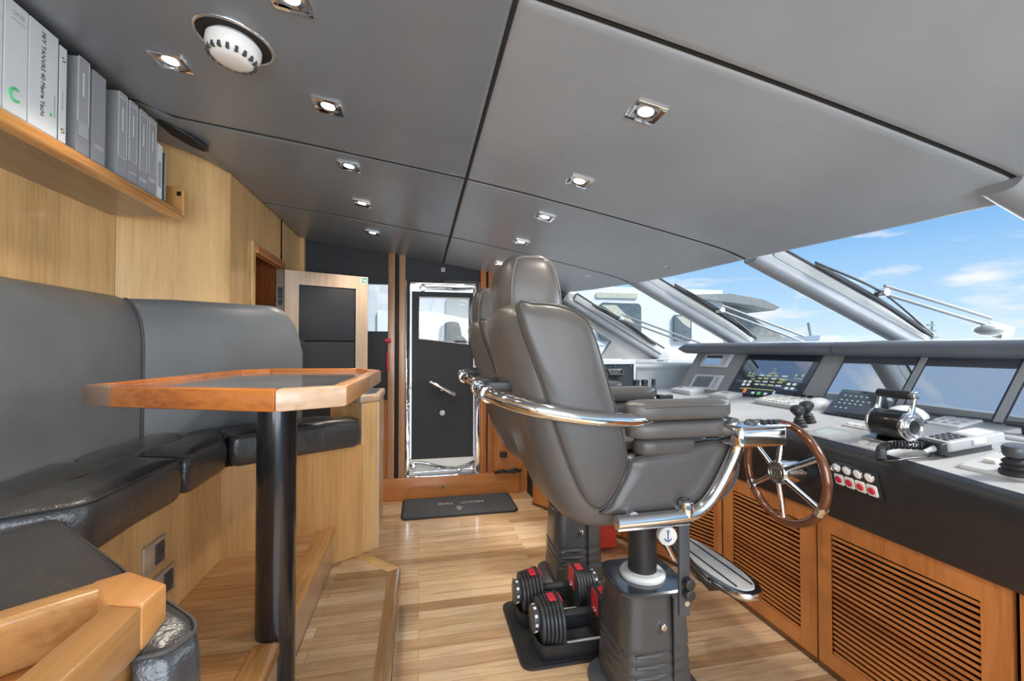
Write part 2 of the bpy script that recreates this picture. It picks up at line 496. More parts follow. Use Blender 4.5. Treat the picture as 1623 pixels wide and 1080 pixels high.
# panelled wall on the left with the doorway
def vpanel(p, q, z0, z1, t=.02):   # upright board between two plan points; thickness away from the room
    p, q = V(p), V(q); d = (q - p).normalized(); n = V((-d.y, d.x)) * t
    return [(p.x, p.y), (q.x, q.y), (q.x + n.x, q.y + n.y), (p.x + n.x, p.y + n.y)], z0, z1
wl = MB(); wl.prism(*vpanel((-1.37, -1.3), (-1.37, 2.328), .2, 2.42)); struct('wall_left', wl, WV)
wl = MB(); wl.prism(*vpanel((-1.37, 2.332), (-1.004, 2.598), .2, 2.39)); struct('wall_left_diagonal', wl, WV)
wl = MB()
wl.prism(*vpanel((-1.0, 2.604), (-1.0, 2.70), .2, 2.36)); wl.prism(*vpanel((-1.0, 2.7), (-1.0, 2.96), .2, 2.36))
wl.prism(*vpanel((-1.0, 2.96), (-1.0, 3.47), 1.935, 2.36)); wl.prism(*vpanel((-1.0, 3.47), (-1.0, 4.05), .2, 2.36))
wl3 = struct('wall_left_forward', wl, WV)
build('architrave', MB().bb((-1.0, 2.885, .2), (-.984, 2.935, 2.0)), WV, wl3, bevel=.005)
build('architrave', MB().bb((-1.0, 2.935, 1.935), (-.972, 3.50, 1.985)), CY_, wl3, bevel=.006)
build('architrave', MB().bb((-1.0, 3.455, .2), (-.985, 3.49, 1.935)), CV, wl3, bevel=.004)
build('corner_strip', MB().bb((-1.0, 3.985, .2), (-.965, 4.045, 2.32)), WV, wl3, bevel=.004)
# the stair lobby seen through the doorway
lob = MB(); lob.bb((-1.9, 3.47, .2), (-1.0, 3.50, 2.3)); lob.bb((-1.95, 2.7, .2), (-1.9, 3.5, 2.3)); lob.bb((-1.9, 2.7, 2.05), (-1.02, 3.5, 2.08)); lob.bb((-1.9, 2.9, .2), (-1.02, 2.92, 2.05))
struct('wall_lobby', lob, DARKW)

# door leaf standing open against the forward bulkhead
d2 = struct('door_2', MB().add([], []), PALEW) if False else None
ax = V((.53, .23, 0)).normalized(); DM = frame((-.965, 3.44, 0), ax, (0, 0, 1))
# local x along leaf, local y up, local z towards the camera
W = .60; T, Bz = 1.92, .22
leaf = MB()
for a, b in (((0, Bz), (.095, T)), ((W - .095, Bz), (W, T)), ((.095, T - .1), (W - .095, T)), ((.095, Bz), (W - .095, Bz + .12))):
    leaf.bb((a[0], a[1], -.018), (b[0], b[1], .018), DM)
d2 = struct('door_2', leaf, PALEW, bevel=.002, seg=1)
build('leather_inset', MB().bb((.095, 1.405, -.012), (W - .095, T - .1, .010), DM), WALLB, d2, bevel=.004)
build('leather_inset', MB().bb((.095, Bz + .12, -.012), (W - .095, 1.398, .010), DM), WALLB, d2, bevel=.004)
build('hinge_edge', MB().bb((-.055, Bz, -.016), (-.003, T, .016), DM), wood('hinge_edge_wood', (.20, .14, .10), (.12, .08, .05), 'Z'), d2, bevel=.002)
lk = build('lock_plate', MB().bb((-.042, 1.66, .016), (-.012, 1.79, .021), DM), BLACKM, d2, bevel=.008)
for z in (1.685, 1.725, 1.765):
    build('lock_hole', MB().torus((-.027, z, .021), .009, .004, DM, n=18, k=6), RUBBER, lk)
sg = build('exit_sign', MB().bb((W - .055, T - .055, .018), (W - .002, T - .002, .022), DM), WHITEP, d2)
build('sign_face', MB().bb((W - .049, T - .049, .022), (W - .008, T - .008, .0225), DM), GREENS, sg)
build('sign_figure', MB().bb((W - .040, T - .036, .0225), (W - .026, T - .020, .023), DM).bb((W - .026, T - .042, .0225), (W - .016, T - .026, .023), DM), WHITEP, sg)

# forward bulkhead (across the far side) with its window and the side-deck door
YW = 4.05
wf = MB()
wf.bb((-1.02, YW, 1.925), (-.24, YW + .05, 2.36)); wf.bb((-1.02, YW, .88), (-.455, YW + .05, 1.925))
wf.bb((-.455, YW, .88), (-.24, YW + .05, 1.50))
wf.bb((-.24, YW, .88), (-.13, YW + .05, 2.3)); wf.bb((-.13, YW, 1.97), (.56, YW + .05, 2.2)); wf.bb((.56, YW, .88), (.72, YW + .05, 2.1))
struct('wall_far', wf, WALLB)
struct('wall_far_lower', MB().bb((-1.02, YW - .01, .2), (-.13, YW + .04, .885)).bb((.545, 4.012, .0), (1.05, YW + .02, .885)), CV)
struct('window_1', MB().bb((-.455, YW + .02, 1.50), (-.24, YW + .028, 1.925)), GLASS)
st = struct('trim_step', MB().bb((-1.0, 3.985, 0), (.92, YW + .06, .196)), CX_, bevel=.004)
for x in (-.08, .50):
    build('screw', MB().cyl((x, 3.987, .10), (x, 3.982, .10), .007, n=12), STEEL, st)
sk = build('door_stop', MB().cyl((.21, 3.987, .105), (.21, 3.978, .105), .016, n=20), BRASS, st)
build('socket', MB().cyl((.21, 3.979, .105), (.21, 3.976, .105), .009, n=16), RUBBER, sk)
# posts with the rubber seal between them
PW = wood('post_wood', (.44, .24, .12), (.30, .14, .06), 'Z')
for i, (x0, x1, m_, z1) in enumerate(((-.275, -.215, PW, 2.25), (-.215, -.180, RUBBER, 2.23), (-.180, -.125, PW, 2.23), (.552, .605, CV, 2.10), (.605, .625, RUBBER, 2.09), (.625, .675, CV, 2.09))):
    struct('trim_%d' % (i + 1), MB().bb((x0, 3.995 if m_ is not RUBBER else 4.01, .196), (x1, YW, z1)), m_, bevel=.003 if m_ is not RUBBER else .012)
# side-deck door: chrome frame, leather leaf, glazed light
d1 = struct('door_1', MB().bb((-.125, 4.005, .196), (-.085, 4.10, 1.965)).bb((.512, 4.005, .196), (.552, 4.10, 1.965)).bb((-.085, 4.005, 1.93), (.512, 4.10, 1.965)).bb((-.125, 3.99, .180), (.55, 4.12, .205)), CHROME, bevel=.006)
DL = MB(); y0, y1 = 4.04, 4.085
for a, b in (((-.068, .345), (-.005, 1.865)), ((.452, .345), (.492, 1.865)), ((-.005, 1.815), (.452, 1.865))): DL.bb((a[0], y0, a[1]), (b[0], y1, b[1]))
DL.prism([(-.005, .345), (.452, .345), (.452, 1.385), (-.005, 1.435)], -y1, -y0, Matrix(((1, 0, 0, 0), (0, 0, -1, 0), (0, 1, 0, 0), (0, 0, 0, 1))))
leafm = build('door_leaf', DL, DOORB, d1)
def rim(pts, r, n=8): return MB().tube([(x, 4.038, z) for x, z in pts], r, n, closed=True)
build('window_rim', rim([(-.005, 1.435), (.452, 1.385), (.452, 1.815), (-.005, 1.815)], .006), WHITEP, leafm)
build('window_pane', MB().prism([(-.005, 1.435), (.452, 1.385), (.452, 1.815), (-.005, 1.815)], -4.07, -4.065, Matrix(((1, 0, 0, 0), (0, 0, -1, 0), (0, 1, 0, 0), (0, 0, 0, 1)))), GLASS2, leafm)
hb = build('door_handle', MB().cyl((.205, 4.04, .985), (.205, 3.985, .985), .022), CHROME, d1)
build('handle_lever', MB().cyl((.09, 3.985, 1.05), (.32, 3.985, .925), .020, n=20), CHROME, hb, bevel=.004)
kn = build('key_lock', MB().cyl((.207, 4.04, .757), (.207, 4.022, .757), .024, n=24), WHITEP, d1, bevel=.004)
build('key_slot', MB().torus((0, 0, 0), .013, .003, frame((.207, 4.021, .757), (1, 0, 0), (0, 0, 1)), n=20, k=6), GREYP, kn)
# chrome kick plates and the latch gear at the head and sill of the leaf
build('sill_plate', MB().bb((-.085, 4.03, .21), (.512, 4.08, .345)), WHITEP, d1)
build('head_plate', MB().bb((-.085, 4.05, 1.866), (.512, 4.08, 1.93)), STEEL, d1)
build('sill_bar', MB().tube(cr([(-.06, 4.015, .325), (.05, 4.01, .315), (.22, 4.0, .27), (.36, 4.0, .262), (.5, 4.01, .31)], 6), .014, 10), CHROME, d1)
build('sill_bar', MB().cyl((-.05, 4.02, .235), (.49, 4.02, .24), .010), CHROME, d1)
build('head_bar', MB().tube(cr([(.02, 4.02, 1.895), (.2, 4.01, 1.90), (.35, 4.01, 1.895), (.48, 4.02, 1.905)], 6), .011, 10), CHROME, d1)
for x, z in ((-.055, .30), (.36, .25), (.48, .25)):
    build('latch_gear', MB().cyl((x, 4.02, z), (x, 3.99, z), .026, n=18), STEEL, d1, bevel=.005)
build('head_gear', MB().cyl((.03, 4.03, 1.895), (.03, 3.995, 1.895), .03, n=18), STEEL, d1, bevel=.006)
build('jamb_bar', MB().cyl((.505, 4.0, .22), (.505, 4.0, 1.92), .011), CHROME, d1)
sgn = tag(build('door_sign', MB().bb((.195, 4.043, 2.055), (.228, 4.0495, 2.09)), WHITEP), 'tiny white square sign above the chrome framed side door', 'sign')
build('sign_mark', MB().bb((.206, 4.042, 2.063), (.217, 4.0432, 2.081)), INK, sgn)
# far side beyond the door: side window under the windscreen corner post
ws = MB(); Y4 = 4.02
XZ = Matrix(((1, 0, 0, 0), (0, 0, -1, 0), (0, 1, 0, 0), (0, 0, 0, 1)))
outer = [(.68, .196), (2.5, .196), (2.5, 1.27), (1.34, 1.92), (.68, 2.09)]
hole = [(1.30, 1.79), (1.86, 1.42), (1.76, 1.27), (.95, 1.27), (.95, 1.79)]
ws.prism([(.68, -.02), (2.5, -.02), (2.5, 1.262), (.68, 1.262)], -4.08, -Y4, XZ)
ws.prism([(1.765, 1.262), (2.5, 1.262), (2.45, 1.33), (1.36, 1.93), (1.30, 1.81), (1.865, 1.42)], -4.08, -Y4, XZ)
ws.prism([(.68, 1.262), (.95, 1.262), (.95, 1.80), (1.30, 1.81), (1.36, 1.93), (.68, 2.09)], -4.08, -Y4, XZ)
struct('wall_far_side', ws, BAY)
w2 = struct('window_2', MB().prism(hole[::-1], -4.06, -4.054, XZ), GLASS)
build('window_rim', MB().tube([(x, 4.012, z) for x, z in hole], .009, 8, closed=True), ALU, w2)
# ------------------------------------------------------------------ settee, cushions, arm cabinets, table
A = V((-.87, 2.2)); B = V((-.29, 2.586)); DV = (B - A).normalized(); NV = V((-DV.y, DV.x))
A2 = V((-.87, 1.28)); B2 = V((-.43, .84)); DV2 = (B2 - A2).normalized(); NV2 = V((DV2.y, -DV2.x))
WB = Matrix(((1, 0, 0, 0), (0, 1, 0, 0), (0, 0, 1, 0), (0, 0, 0, 1)))
OUTL = plain('outlet_nickel', (.62, .58, .52), .25, .6)
settee = thing('settee', 'built-in wooden settee with tall black leather back curving round the table', 'settee', (-1.1, 1.7, .4))
build('base_panel', MB().prism([(-.87, 1.17), (-.87, 2.2), (-1.36, 2.3), (-1.36, 1.1)], .4, .81), WV, settee)
build('base_panel', MB().prism([A, B - DV * .02, B - DV * .02 + NV * .4, A + NV * .4], .2, .81), wood('settee_end_wood', (.60, .33, .12), (.48, .24, .08), 'Z'), settee)
build('base_panel', MB().prism([A2, (-.46, .86), (-.62, .735), (-.95, .95)], .4, .81), WV, settee)
PROF = [(.0, .80), (.0, 1.36), (.004, 1.42), (.013, 1.475), (.028, 1.52), (.048, 1.555), (.072, 1.578), (.097, 1.59), (.097, .80)]
def back_run(a, b, n, w, drop=None, steps=40, top=1.59):
    """backrest with a rolled top between plan points a and b; n points away from the room"""
    rg = []
    for i in range(steps + 1):
        t = i / steps; p = a + (b - a) * t; k = 1
        if drop:
            e = max(0, 1 - (1 - t) * (b - a).length / drop); k = math.sqrt(max(0, 1 - e * e))
        rg.append([(p.x + n.x * d * w, p.y + n.y * d * w, z if z <= 1.36 - .0 and k == 1 else (z if z <= .81 else (.80 + (z - .80)) - (z - 1.33 if z > 1.33 else 0) * (1 - k))) for d, z in PROF])
    return MB().loft(rg)
build('backrest', back_run(V((-1.272, -.5)), V((-1.272, 2.352)), V((-1, 0)), 1), SETB, settee, sharp=60)
# far backrest: rounded top corner at its free end
o = A + NV * .355
L0, L1 = -.345, .475
BM = frame((o.x, o.y, 0), (DV.x, DV.y, 0), (0, 0, 1))     # local z faces the seat (towards the camera)
r = .17
prof = [(L0, .80), (L1, .80), (L1, 1.43)] + [(L1 - r + r * math.cos(t), 1.43 + r * 1.08 * math.sin(t)) for t in [math.radians(a) for a in range(9, 91, 9)]] + [(L0, 1.605)]
build('backrest', back_run(o + DV * L0, o + DV * L1, NV, .42, .17, 60), SETB, settee, sharp=60)
build('back_seam', MB().tube([(-1.272 - d + .006, 2.356, z + .001) for d, z in PROF[:-1]], .006, 8), PIPE, settee)
for i, z in enumerate((.655, .53)):
    y = 1.69 + .055 * i
    pl_ = tag(build('power_outlet', MB().bb((-.870, y - .066, z - .048), (-.862, y + .066, z + .048)), OUTL, None, bevel=.003),
              ['chrome power outlet plate on the settee base, upper one', 'chrome power outlet plate low on the settee base, half hidden by the wooden cabinet'][i], 'power outlet', 'outlets on the settee base')
    pl_.data.name = 'power_outlet'
    sk = build('socket', MB().bb((-.862, y - .004, z - .034), (-.8585, y + .046, z + .034)), PANEL, pl_, bevel=.002)
    for dy in (.012, .03):
        build('slot', MB().bb((-.8586, y + dy - .002, z - .004), (-.858, y + dy + .003, z + .014)), RUBBER, sk)

def cushion(label, front, rear, z0=.81, z1=.955, puff=.012, rad=.035):
    """front roll and rear pad of one seat cushion; plan polygons in world coordinates"""
    cx = sum(p[0] for p in front + rear) / len(front + rear); cy = sum(p[1] for p in front + rear) / len(front + rear)
    t = thing('seat_cushion', label, 'cushion', (cx, cy, z0), 'settee seat cushions')
    def pad(name, poly, top):
        n = len(poly); c = V((sum(p[0] for p in poly) / n, sum(p[1] for p in poly) / n))
        # resample outline, round it, stack shrinking rings for a stuffed top
        pts = []
        for i in range(n):
            p, q = V(poly[i]), V(poly[(i + 1) % n]); pr_ = V(poly[i - 1])
            l = min((q - p).length, (p - pr_).length); cut = min(rad, l * .3)
            a_ = p + (pr_ - p).normalized() * cut; b_ = p + (q - p).normalized() * cut
            for k in range(5):
                s = k / 4; pts.append(a_ * (1 - s) ** 2 + p * 2 * s * (1 - s) + b_ * s * s)
            for k in range(1, 6):
                nx = q + (p - q).normalized() * cut
                pts.append(b_ + (nx - b_) * k / 6)
        def ring(ins, z):
            out = []
            for p in pts:
                d = c - p; k_ = ins / (1 + max(0, ins) / d.length * 1.1); out.append((*(p + d.normalized() * k_), z))
            return out
        h = top - z0
        rings = [ring(.02, z0), ring(.004, z0 + .012), ring(-.004, z0 + h * .3), ring(-.006, z0 + h * .55), ring(0, z0 + h * .82), ring(.010, top - .008), ring(.028, top), ring(.07, top + puff * .6), ring(.13, top + puff), ring(.2, top + puff * 1.1)]
        rings = [[V(p) for p in r_] for r_ in rings]
        o = build(name, MB().loft(rings), SETC, t, sharp=80)
        return o, ring
    fo, rg = pad('front_roll', front, z1)
    build('seam_piping', MB().tube(rg(.006, z1 - .006), .0035, 6, closed=True), PIPE, fo)
    if rear: pad('rear_pad', rear, z1 - .02)
    return t
X0 = -.835
cushion('long black leather seat cushion nearest the camera along the wood wall', [(X0, 1.33), (X0, 1.80), (-1.03, 1.86), (-1.03, 1.22)], [(-1.035, 1.22), (-1.035, 1.86), (-1.275, 1.92), (-1.275, 1.12)])
cushion('wedge shaped black leather corner cushion behind the table edge', [(X0, 1.82), (X0 + .005, 2.14), (-.90, 2.30), (-1.03, 2.22), (-1.03, 1.875)], [(-1.035, 1.875), (-1.035, 2.215), (-1.16, 2.47), (-1.27, 2.40), (-1.275, 1.93)])
f0, f1 = A - NV * .03 + DV * .03, B - NV * .03 - DV * .045
cushion('black leather seat cushion beside the far wooden arm cabinet', [f0, f1, f1 + NV * .2, f0 + NV * .2 + V((-.03, .02))], [f0 + NV * .205, f1 + NV * .205, f1 + NV * .385, f0 + NV * .385 - DV * .12], puff=.01)
g0, g1 = A2 - NV2 * .05 - DV2 * .0, B2 - NV2 * .05 + DV2 * .10
g0 = V((-.895, 1.31)); g1 = V((-.350, .795))
cushion('black leather seat cushion at the near end beside the foreground wooden cabinet', [(-.895, 1.31), (-.40, .836), (-.338, .775), (-.322, .745), (-.338, .700), (-.384, .690), (-.384, .776), (-.458, .834), (-.60, .728), (-1.05, 1.14)], [(-1.055, 1.135), (-.605, .722), (-.85, .535), (-1.27, .90)], z1=.93)

# far arm cabinet
fc = thing('arm_cabinet', 'slim wooden arm cabinet at the far end of the settee', 'cabinet', (-.26, 2.75, .2))
e0 = B - DV * .03; e1 = B + DV * .045
build('body', MB().prism([e0, (-.232, 2.635), (-.232, 3.02), e0 + NV * .42], .2, 1.04), WV, fc, bevel=.006)
build('top_rail', MB().prism([e0 - V((.006, .012)), e1 + V((-.012, -.008)), (-.222, 2.64), (-.222, 3.02), e0 + NV * .42 + V((-.008, 0))], 1.04, 1.085), PALEW, fc, bevel=.012)
build('top_slot', MB().prism([e0 + V((.025, .05)), (-.25, 2.68), (-.25, 2.95), e0 + NV * .35 + V((.03, 0))], 1.0855, 1.087), PANEL, fc)
build('side_edge', MB().bb((-.236, 2.632, .2), (-.226, 2.70, 1.04)), PALEW, fc, bevel=.003)
build('side_panel', MB().bb((-.232, 2.72, .70), (-.227, 2.98, 1.0)), WV, fc, bevel=.002)
ltch = build('latch', MB().bb((-.2265, 2.65, .60), (-.224, 2.668, .66)), STEEL, fc, bevel=.002)

FG = wood('wood_foreground', (.46, .225, .075), (.25, .10, .028), 'Y', rough=.28, coat=.4, broad=9)
# foreground cabinet with fiddle rails round a sunk tray
nc = thing('arm_cabinet', 'foreground wooden cabinet with raised fiddle rail at bottom left corner', 'cabinet', (-.6, .62, .4))
Z = .99
c0 = V((-.455, .82)); c1 = V((-.375, .765)); c2 = V((-.375, .30)); c3 = c0 + V((-.64, -.49)).normalized() * .55
def strip(p, q, w, side=1):
    d = (V(q) - V(p)).normalized(); n_ = V((-d.y, d.x)) * w * side
    return [p, q, V(q) + n_, V(p) + n_]
build('body', MB().prism([c0 + V((.0, -.02)), c1 + V((-.035, -.03)), V((-.41, .30)), c3 + V((.03, -.03))], .4, Z - .10), FG, nc)
build('tray_floor', MB().prism([c0 + V((0, -.03)), c1 + V((-.03, -.03)), V((-.405, .30)), c3 + V((.02, -.05))], Z - .10, Z - .075), CX_, nc)
build('corner_post', MB().prism([c0, c1, c1 + V((0, -.062)), c1 + V((-.052, -.045)), c0 + V((-.035, -.027))], Z - .062, Z + .002), wood('post_orange', (.60, .27, .08), (.45, .17, .045), 'Y'), nc, bevel=.005)
build('fiddle_rail', MB().prism([c1 + V((0, -.0625)), c2, c2 + V((-.052, 0)), c1 + V((-.052, -.0455))], Z - .062, Z + .001), FG, nc, bevel=.004)
build('fiddle_rail', MB().prism(strip(c0 + V((-.002, -.0015)), c3, .042, 1), Z - .075, Z + .001), wood('fiddle_wood', (.50, .25, .085), (.34, .14, .04), 'X'), nc, bevel=.008, seg=4)
sp = build('side_frame', MB().bb((-.412, .30, .42), (-.388, .745, Z - .0625)), FG, nc, bevel=.002)
build('side_inset', MB().bb((-.393, .30, .5), (-.3845, .672, Z - .125)), wood('inset_wood', (.74, .53, .27), (.62, .42, .19), 'Z'), nc, bevel=.002)

# pedestal table
tb = thing('table', 'elongated octagonal wooden table with dark top on a black post', 'table', (-.47, 1.612, .2))
ol = [(-1.0, 1.57), (-.89, 1.5), (-.38, 1.28), (-.21, 1.38), (-.19, 2.3), (-.30, 2.62), (-.42, 2.69), (-.82, 2.58), (-.95, 2.47)]
ol = [(-1.0, 1.56), (-.89, 1.495), (-.38, 1.28), (-.21, 1.375), (-.19, 2.3), (-.31, 2.56), (-.80, 2.62), (-.94, 2.5)]
c = V((sum(p[0] for p in ol) / 8, sum(p[1] for p in ol) / 8))
def inset(poly, w):
    out = []; n = len(poly)
    for i in range(n):
        p0, p, p1 = V(poly[i - 1]), V(poly[i]), V(poly[(i + 1) % n])
        d0 = (p - p0).normalized(); d1 = (p1 - p).normalized()
        n0 = V((-d0.y, d0.x)); n1 = V((-d1.y, d1.x)); b_ = (n0 + n1).normalized()
        out.append(p + b_ * w / max(.3, b_.dot(n0)))
    return out
inn = inset(ol, .05)
build('table_core', MB().prism(inset(ol, .03), 1.178, 1.2195), BLACKM, tb)
build('chart_top', MB().prism(inset(ol, .045), 1.2195, 1.222), MAPT, tb)
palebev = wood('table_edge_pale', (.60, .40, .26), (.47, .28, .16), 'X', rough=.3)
for i in range(8):
    j = (i + 1) % 8
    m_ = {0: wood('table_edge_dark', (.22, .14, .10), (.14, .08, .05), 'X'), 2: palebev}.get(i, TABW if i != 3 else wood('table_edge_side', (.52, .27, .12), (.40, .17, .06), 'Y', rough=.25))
    build('edge_rail', MB().prism([ol[i], ol[j], inn[j], inn[i]], 1.176, 1.238), m_, tb, bevel=.007, seg=2)
for p in ((-.33, 1.44),):
    build('top_fitting', MB().cyl((*p, 1.222), (*p, 1.230), .028), RUBBER, tb, bevel=.004)
build('post', MB().cyl((-.47, 1.612, .2), (-.47, 1.612, 1.178), .061, n=40), BLACKG, tb)
build('mounting_flange', MB().cyl((-.47, 1.612, 1.160), (-.47, 1.612, 1.1785), .13, n=32), BLACKM, tb)

# shelf with its binders
sh = thing('wall_shelf', 'long wooden wall shelf with rounded front edge under the ceiling', 'shelf', (-1.25, 1.4, 1.95))
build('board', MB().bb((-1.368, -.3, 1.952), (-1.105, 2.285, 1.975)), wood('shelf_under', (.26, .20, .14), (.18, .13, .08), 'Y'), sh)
build('front_edge', MB().tube([(-1.100, -.3, 1.966), (-1.100, 2.285, 1.966)], .026, 20), wood('shelf_edge', (.64, .32, .10), (.5, .2, .05), 'Y', rough=.25, coat=.5), sh, bevel=.006)
br = build('end_bracket', MB().prism(rrect(-1.365, 1.955, -1.075, 2.10, .02), -2.315, -2.287, XZ), wood('bracket_wood', (.62, .31, .1), (.5, .2, .05), 'Z'), sh, bevel=.003)
build('bracket_fixing', MB().bb((-1.10, 2.279, 2.055), (-1.082, 2.287, 2.075)), STEEL, br)
build('rest_rail', MB().bb((-1.30, -.3, 1.975), (-1.125, 2.283, 1.9955)), DARKW, sh)
# ------------------------------------------------------------------ binders on the shelf
ZB = 1.996; SX = -1.098
SP = Matrix(((0, 0, 1, 0), (1, 0, 0, 0), (0, 1, 0, 0), (0, 0, 0, 1)))   # local x -> world Y, y -> Z, z -> X
def binder(y0, y1, col, side, label, deco, h=.312, x=SX, name='ring_binder'):
    t = thing(name, label, 'binder', ((-1.23), (y0 + y1) / 2, ZB), 'binders on the wall shelf')
    build('cover', MB().bb((-1.355, y0 + .001, ZB), (x - .002, y1 - .001, ZB + h)), side, t, bevel=.003, seg=2)
    sp = build('spine', MB().bb((x - .002, y0 + .001, ZB), (x, y1 - .001, ZB + h)), col, t, bevel=.0008, seg=1)
    deco(sp, y0, y1, x, h)
    return t
def R_(y0, z0, y1, z1, x, d=.0006): return MB().bb((x, y0, ZB + z0), (x + d, y1, ZB + z1))
def deco_logo(sp, y0, y1, x, h):
    M = frame((x + .0004, (y0 + y1) / 2 + .004, ZB + h - .028), (0, 1, 0), (0, 0, 1))
    lettering('logo_lettering', 'one', .026, M, GREYP, sp)
    build('logo_line', R_(y0 + .02, h - .05, y1 - .012, h - .047, x), GREYP, sp)
    build('green_mark', MB().tube([(x + .0006, (y0 + y1) / 2 - .002 + .016 * math.cos(a), ZB + .055 + .017 * math.sin(a)) for a in [math.radians(q) for q in range(60, 311, 10)]], .004, 6), GREENP, sp)
def deco_text(sp, y0, y1, x, h):
    M = frame((x + .0004, (y0 + y1) / 2 - .004, ZB + h * .54), (0, 0, -1), (0, 1, 0))
    lettering('spine_lettering', 'M/Y TANVAS 40 Metre Yacht', .0205, M, INK, sp)
    build('green_dot', R_(y0 + .075, .058, y0 + .082, .068, x), GREENP, sp)
    build('small_print', R_(y1 - .014, .06, y1 - .011, .13, x), GREYP, sp)
def deco_holes(sp, y0, y1, x, h):
    for z in (.035, h - .04):
        build('finger_hole', MB().torus((0, 0, 0), .006, .0016, frame((x, (y0 + y1) / 2, ZB + z), (0, 1, 0), (0, 0, 1)), n=18, k=6), BRASS, sp)
    build('small_print', R_((y0 + y1) / 2 - .003, .10, (y0 + y1) / 2, .16, x), GREYP, sp)
def deco_label(z0, z1, bars, top=True):
    def f(sp, y0, y1, x, h):
        a, b = y0 + .006, y1 - .006; w = .0012
        lb = build('spine_label', R_(a, z0, b, z1, x, .0004), LABELM, sp)
        for q in ((a, z0, b, z0 + w), (a, z1 - w, b, z1), (a, z0, a + w, z1), (b - w, z0, b, z1)):
            build('label_border', R_(*q, x + .0004), LABELL, lb)
        m = (a + b) / 2
        build('title_print', R_(m - .003, z0 + (z1 - z0) * .42, m + .002, z0 + (z1 - z0) * .78, x + .0004), LABELL, lb)
        for z in bars: build('printed_line', R_(a + .004, z, b - .002, z + .0025, x), LABELL, sp)
        if top: build('volume_print', R_(a + .006, z1 - .02, b - .01, z1 - .016, x + .0004), LABELL, lb)
    return f
def deco_bars(bars):
    def f(sp, y0, y1, x, h):
        for z in bars: build('printed_line', R_(y0 + .012, z, y1 - .012, z + .002, x), LABELL, sp)
    return f
binder(1.345, 1.415, WHITEG, WHITEG, 'white ring binder at the left end of the shelf, cut by the photo edge', deco_bars([.1]))
binder(1.418, 1.492, WHITEG, WHITEG, 'white ring binder with small grey logo on top and green crescent below', deco_logo)
binder(1.494, 1.598, WHITEG, WHITEG, 'wide white ring binder with black handwriting style title down its spine', deco_text)
binder(1.602, 1.632, WHITEG, SILVER2, 'thin white folder with finger holes beside the wide white binder', deco_holes, h=.30)
binder(1.672, 1.732, SILVER, SILVER2, 'dark grey binder with outlined label, first grey one after the white folder', deco_label(.10, .318, [.06, .068, .076, .084, .092], False))
binder(1.742, 1.808, SILVER, SILVER2, 'plain grey binder without a label, two short lines near its foot', deco_bars([.05, .057]))
for k, (y, s, bars) in enumerate(((1.868, 'third last grey binder but one, just right of the gap in the row', []), (1.930, 'grey binder second after the gap, its label reaching close to the foot', [.035]), (1.995, 'grey binder with white double line at the foot, second from the row end', [.03, .036]), (2.056, 'last upright grey binder of the row, beside the loose papers', [.05, .056, .062]))):
    s = ['grey labelled binder just right of the dark gap in the row', 'grey labelled binder second right of the dark gap', 'grey labelled binder third right of the dark gap, white double line at foot', 'last grey labelled binder of the row, beside the loose papers'][k]
    binder(y, y + .060, SILVER, SILVER2, s, deco_label(.07 + .01 * (k % 2), .315, bars))
pp = thing('document_folder', 'loose white papers in a clear folder leaning at the shelf end', 'folder', (-1.23, 2.15, ZB), None)
build('papers', MB().bb((-1.34, 2.128, ZB), (SX - .004, 2.165, ZB + .235)), PAPER, pp)
build('print', MB().bb((SX - .004, 2.136, ZB + .05), (SX - .0034, 2.156, ZB + .16)), LABELM, pp)
pp = thing('document_folder', 'thin dark folder standing last on the wall shelf', 'folder', (-1.23, 2.19, ZB), None)
build('cover', MB().bb((-1.34, 2.18, ZB), (SX - .004, 2.195, ZB + .215)), PANEL, pp, bevel=.002)
build('edge_strip', MB().bb((SX - .004, 2.183, ZB + .005), (SX - .003, 2.192, ZB + .21)), LABELM, pp)

# ------------------------------------------------------------------ on the ceiling
def ceil_frame(x, y):
    s = (zc(x + .01) - zc(x - .01)) / .02
    return frame((x, y, zc(x)), (1, 0, s), (0, -1, -0.0))      # local z points down into the room
def downlight(x, y, label, lit=True, k=.047):
    M = ceil_frame(x, y); z = (M @ V((0, 0, 0)))
    t = thing('ceiling_downlight', label, 'downlight', (x, y, zc(x)), 'square ceiling downlights')
    fr = MB(); a, b = k, k * .74
    for x0, y0, x1, y1 in ((-a, -a, a, -b), (-a, b, a, a), (-a, -b, -b, b), (b, -b, a, b)): fr.bb((x0, y0, -.01), (x1, y1, .006), M)
    build('bezel', fr, CHROME, t, bevel=.001, seg=1)
    build('reflector', MB().loft([[M @ V((b * .98 * math.cos(q), b * .98 * math.sin(q), .0035)) for q in [2 * PI * i / 24 for i in range(24)]], [M @ V((b * .6 * math.cos(q), b * .6 * math.sin(q), .001)) for q in [2 * PI * i / 24 for i in range(24)]]], cap=False), STEEL, t)
    build('lamp', MB().cyl((0, 0, -.002), (0, 0, .002), b * .66, M=M), DOWN, t)
    L = bpy.data.lights.new('downlight_beam', 'SPOT'); L.energy = 16; L.color = (1, .9, .76); L.spot_size = math.radians(125); L.spot_blend = .8; L.shadow_soft_size = .03
    lo = bpy.data.objects.new('downlight_beam', L); COL.objects.link(lo); lo.location = M @ V((0, 0, .03)); 
    return t
ords = ['nearest', 'second nearest', 'middle', 'second farthest', 'farthest']
for i, y in enumerate((1.13, 1.62, 2.14, 2.68, 3.36)):
    downlight(-.31 - .008 * i, y, 'small square ceiling downlight, %s of the left row of five' % ords[i])
for i, y in enumerate((1.17, 1.72, 2.23, 2.79, 3.55)):
    downlight(.655, y, 'small square ceiling downlight, %s of the right row of five' % ords[i])
downlight(-.775, 1.56, 'square ceiling downlight on its own between shelf and smoke detector')
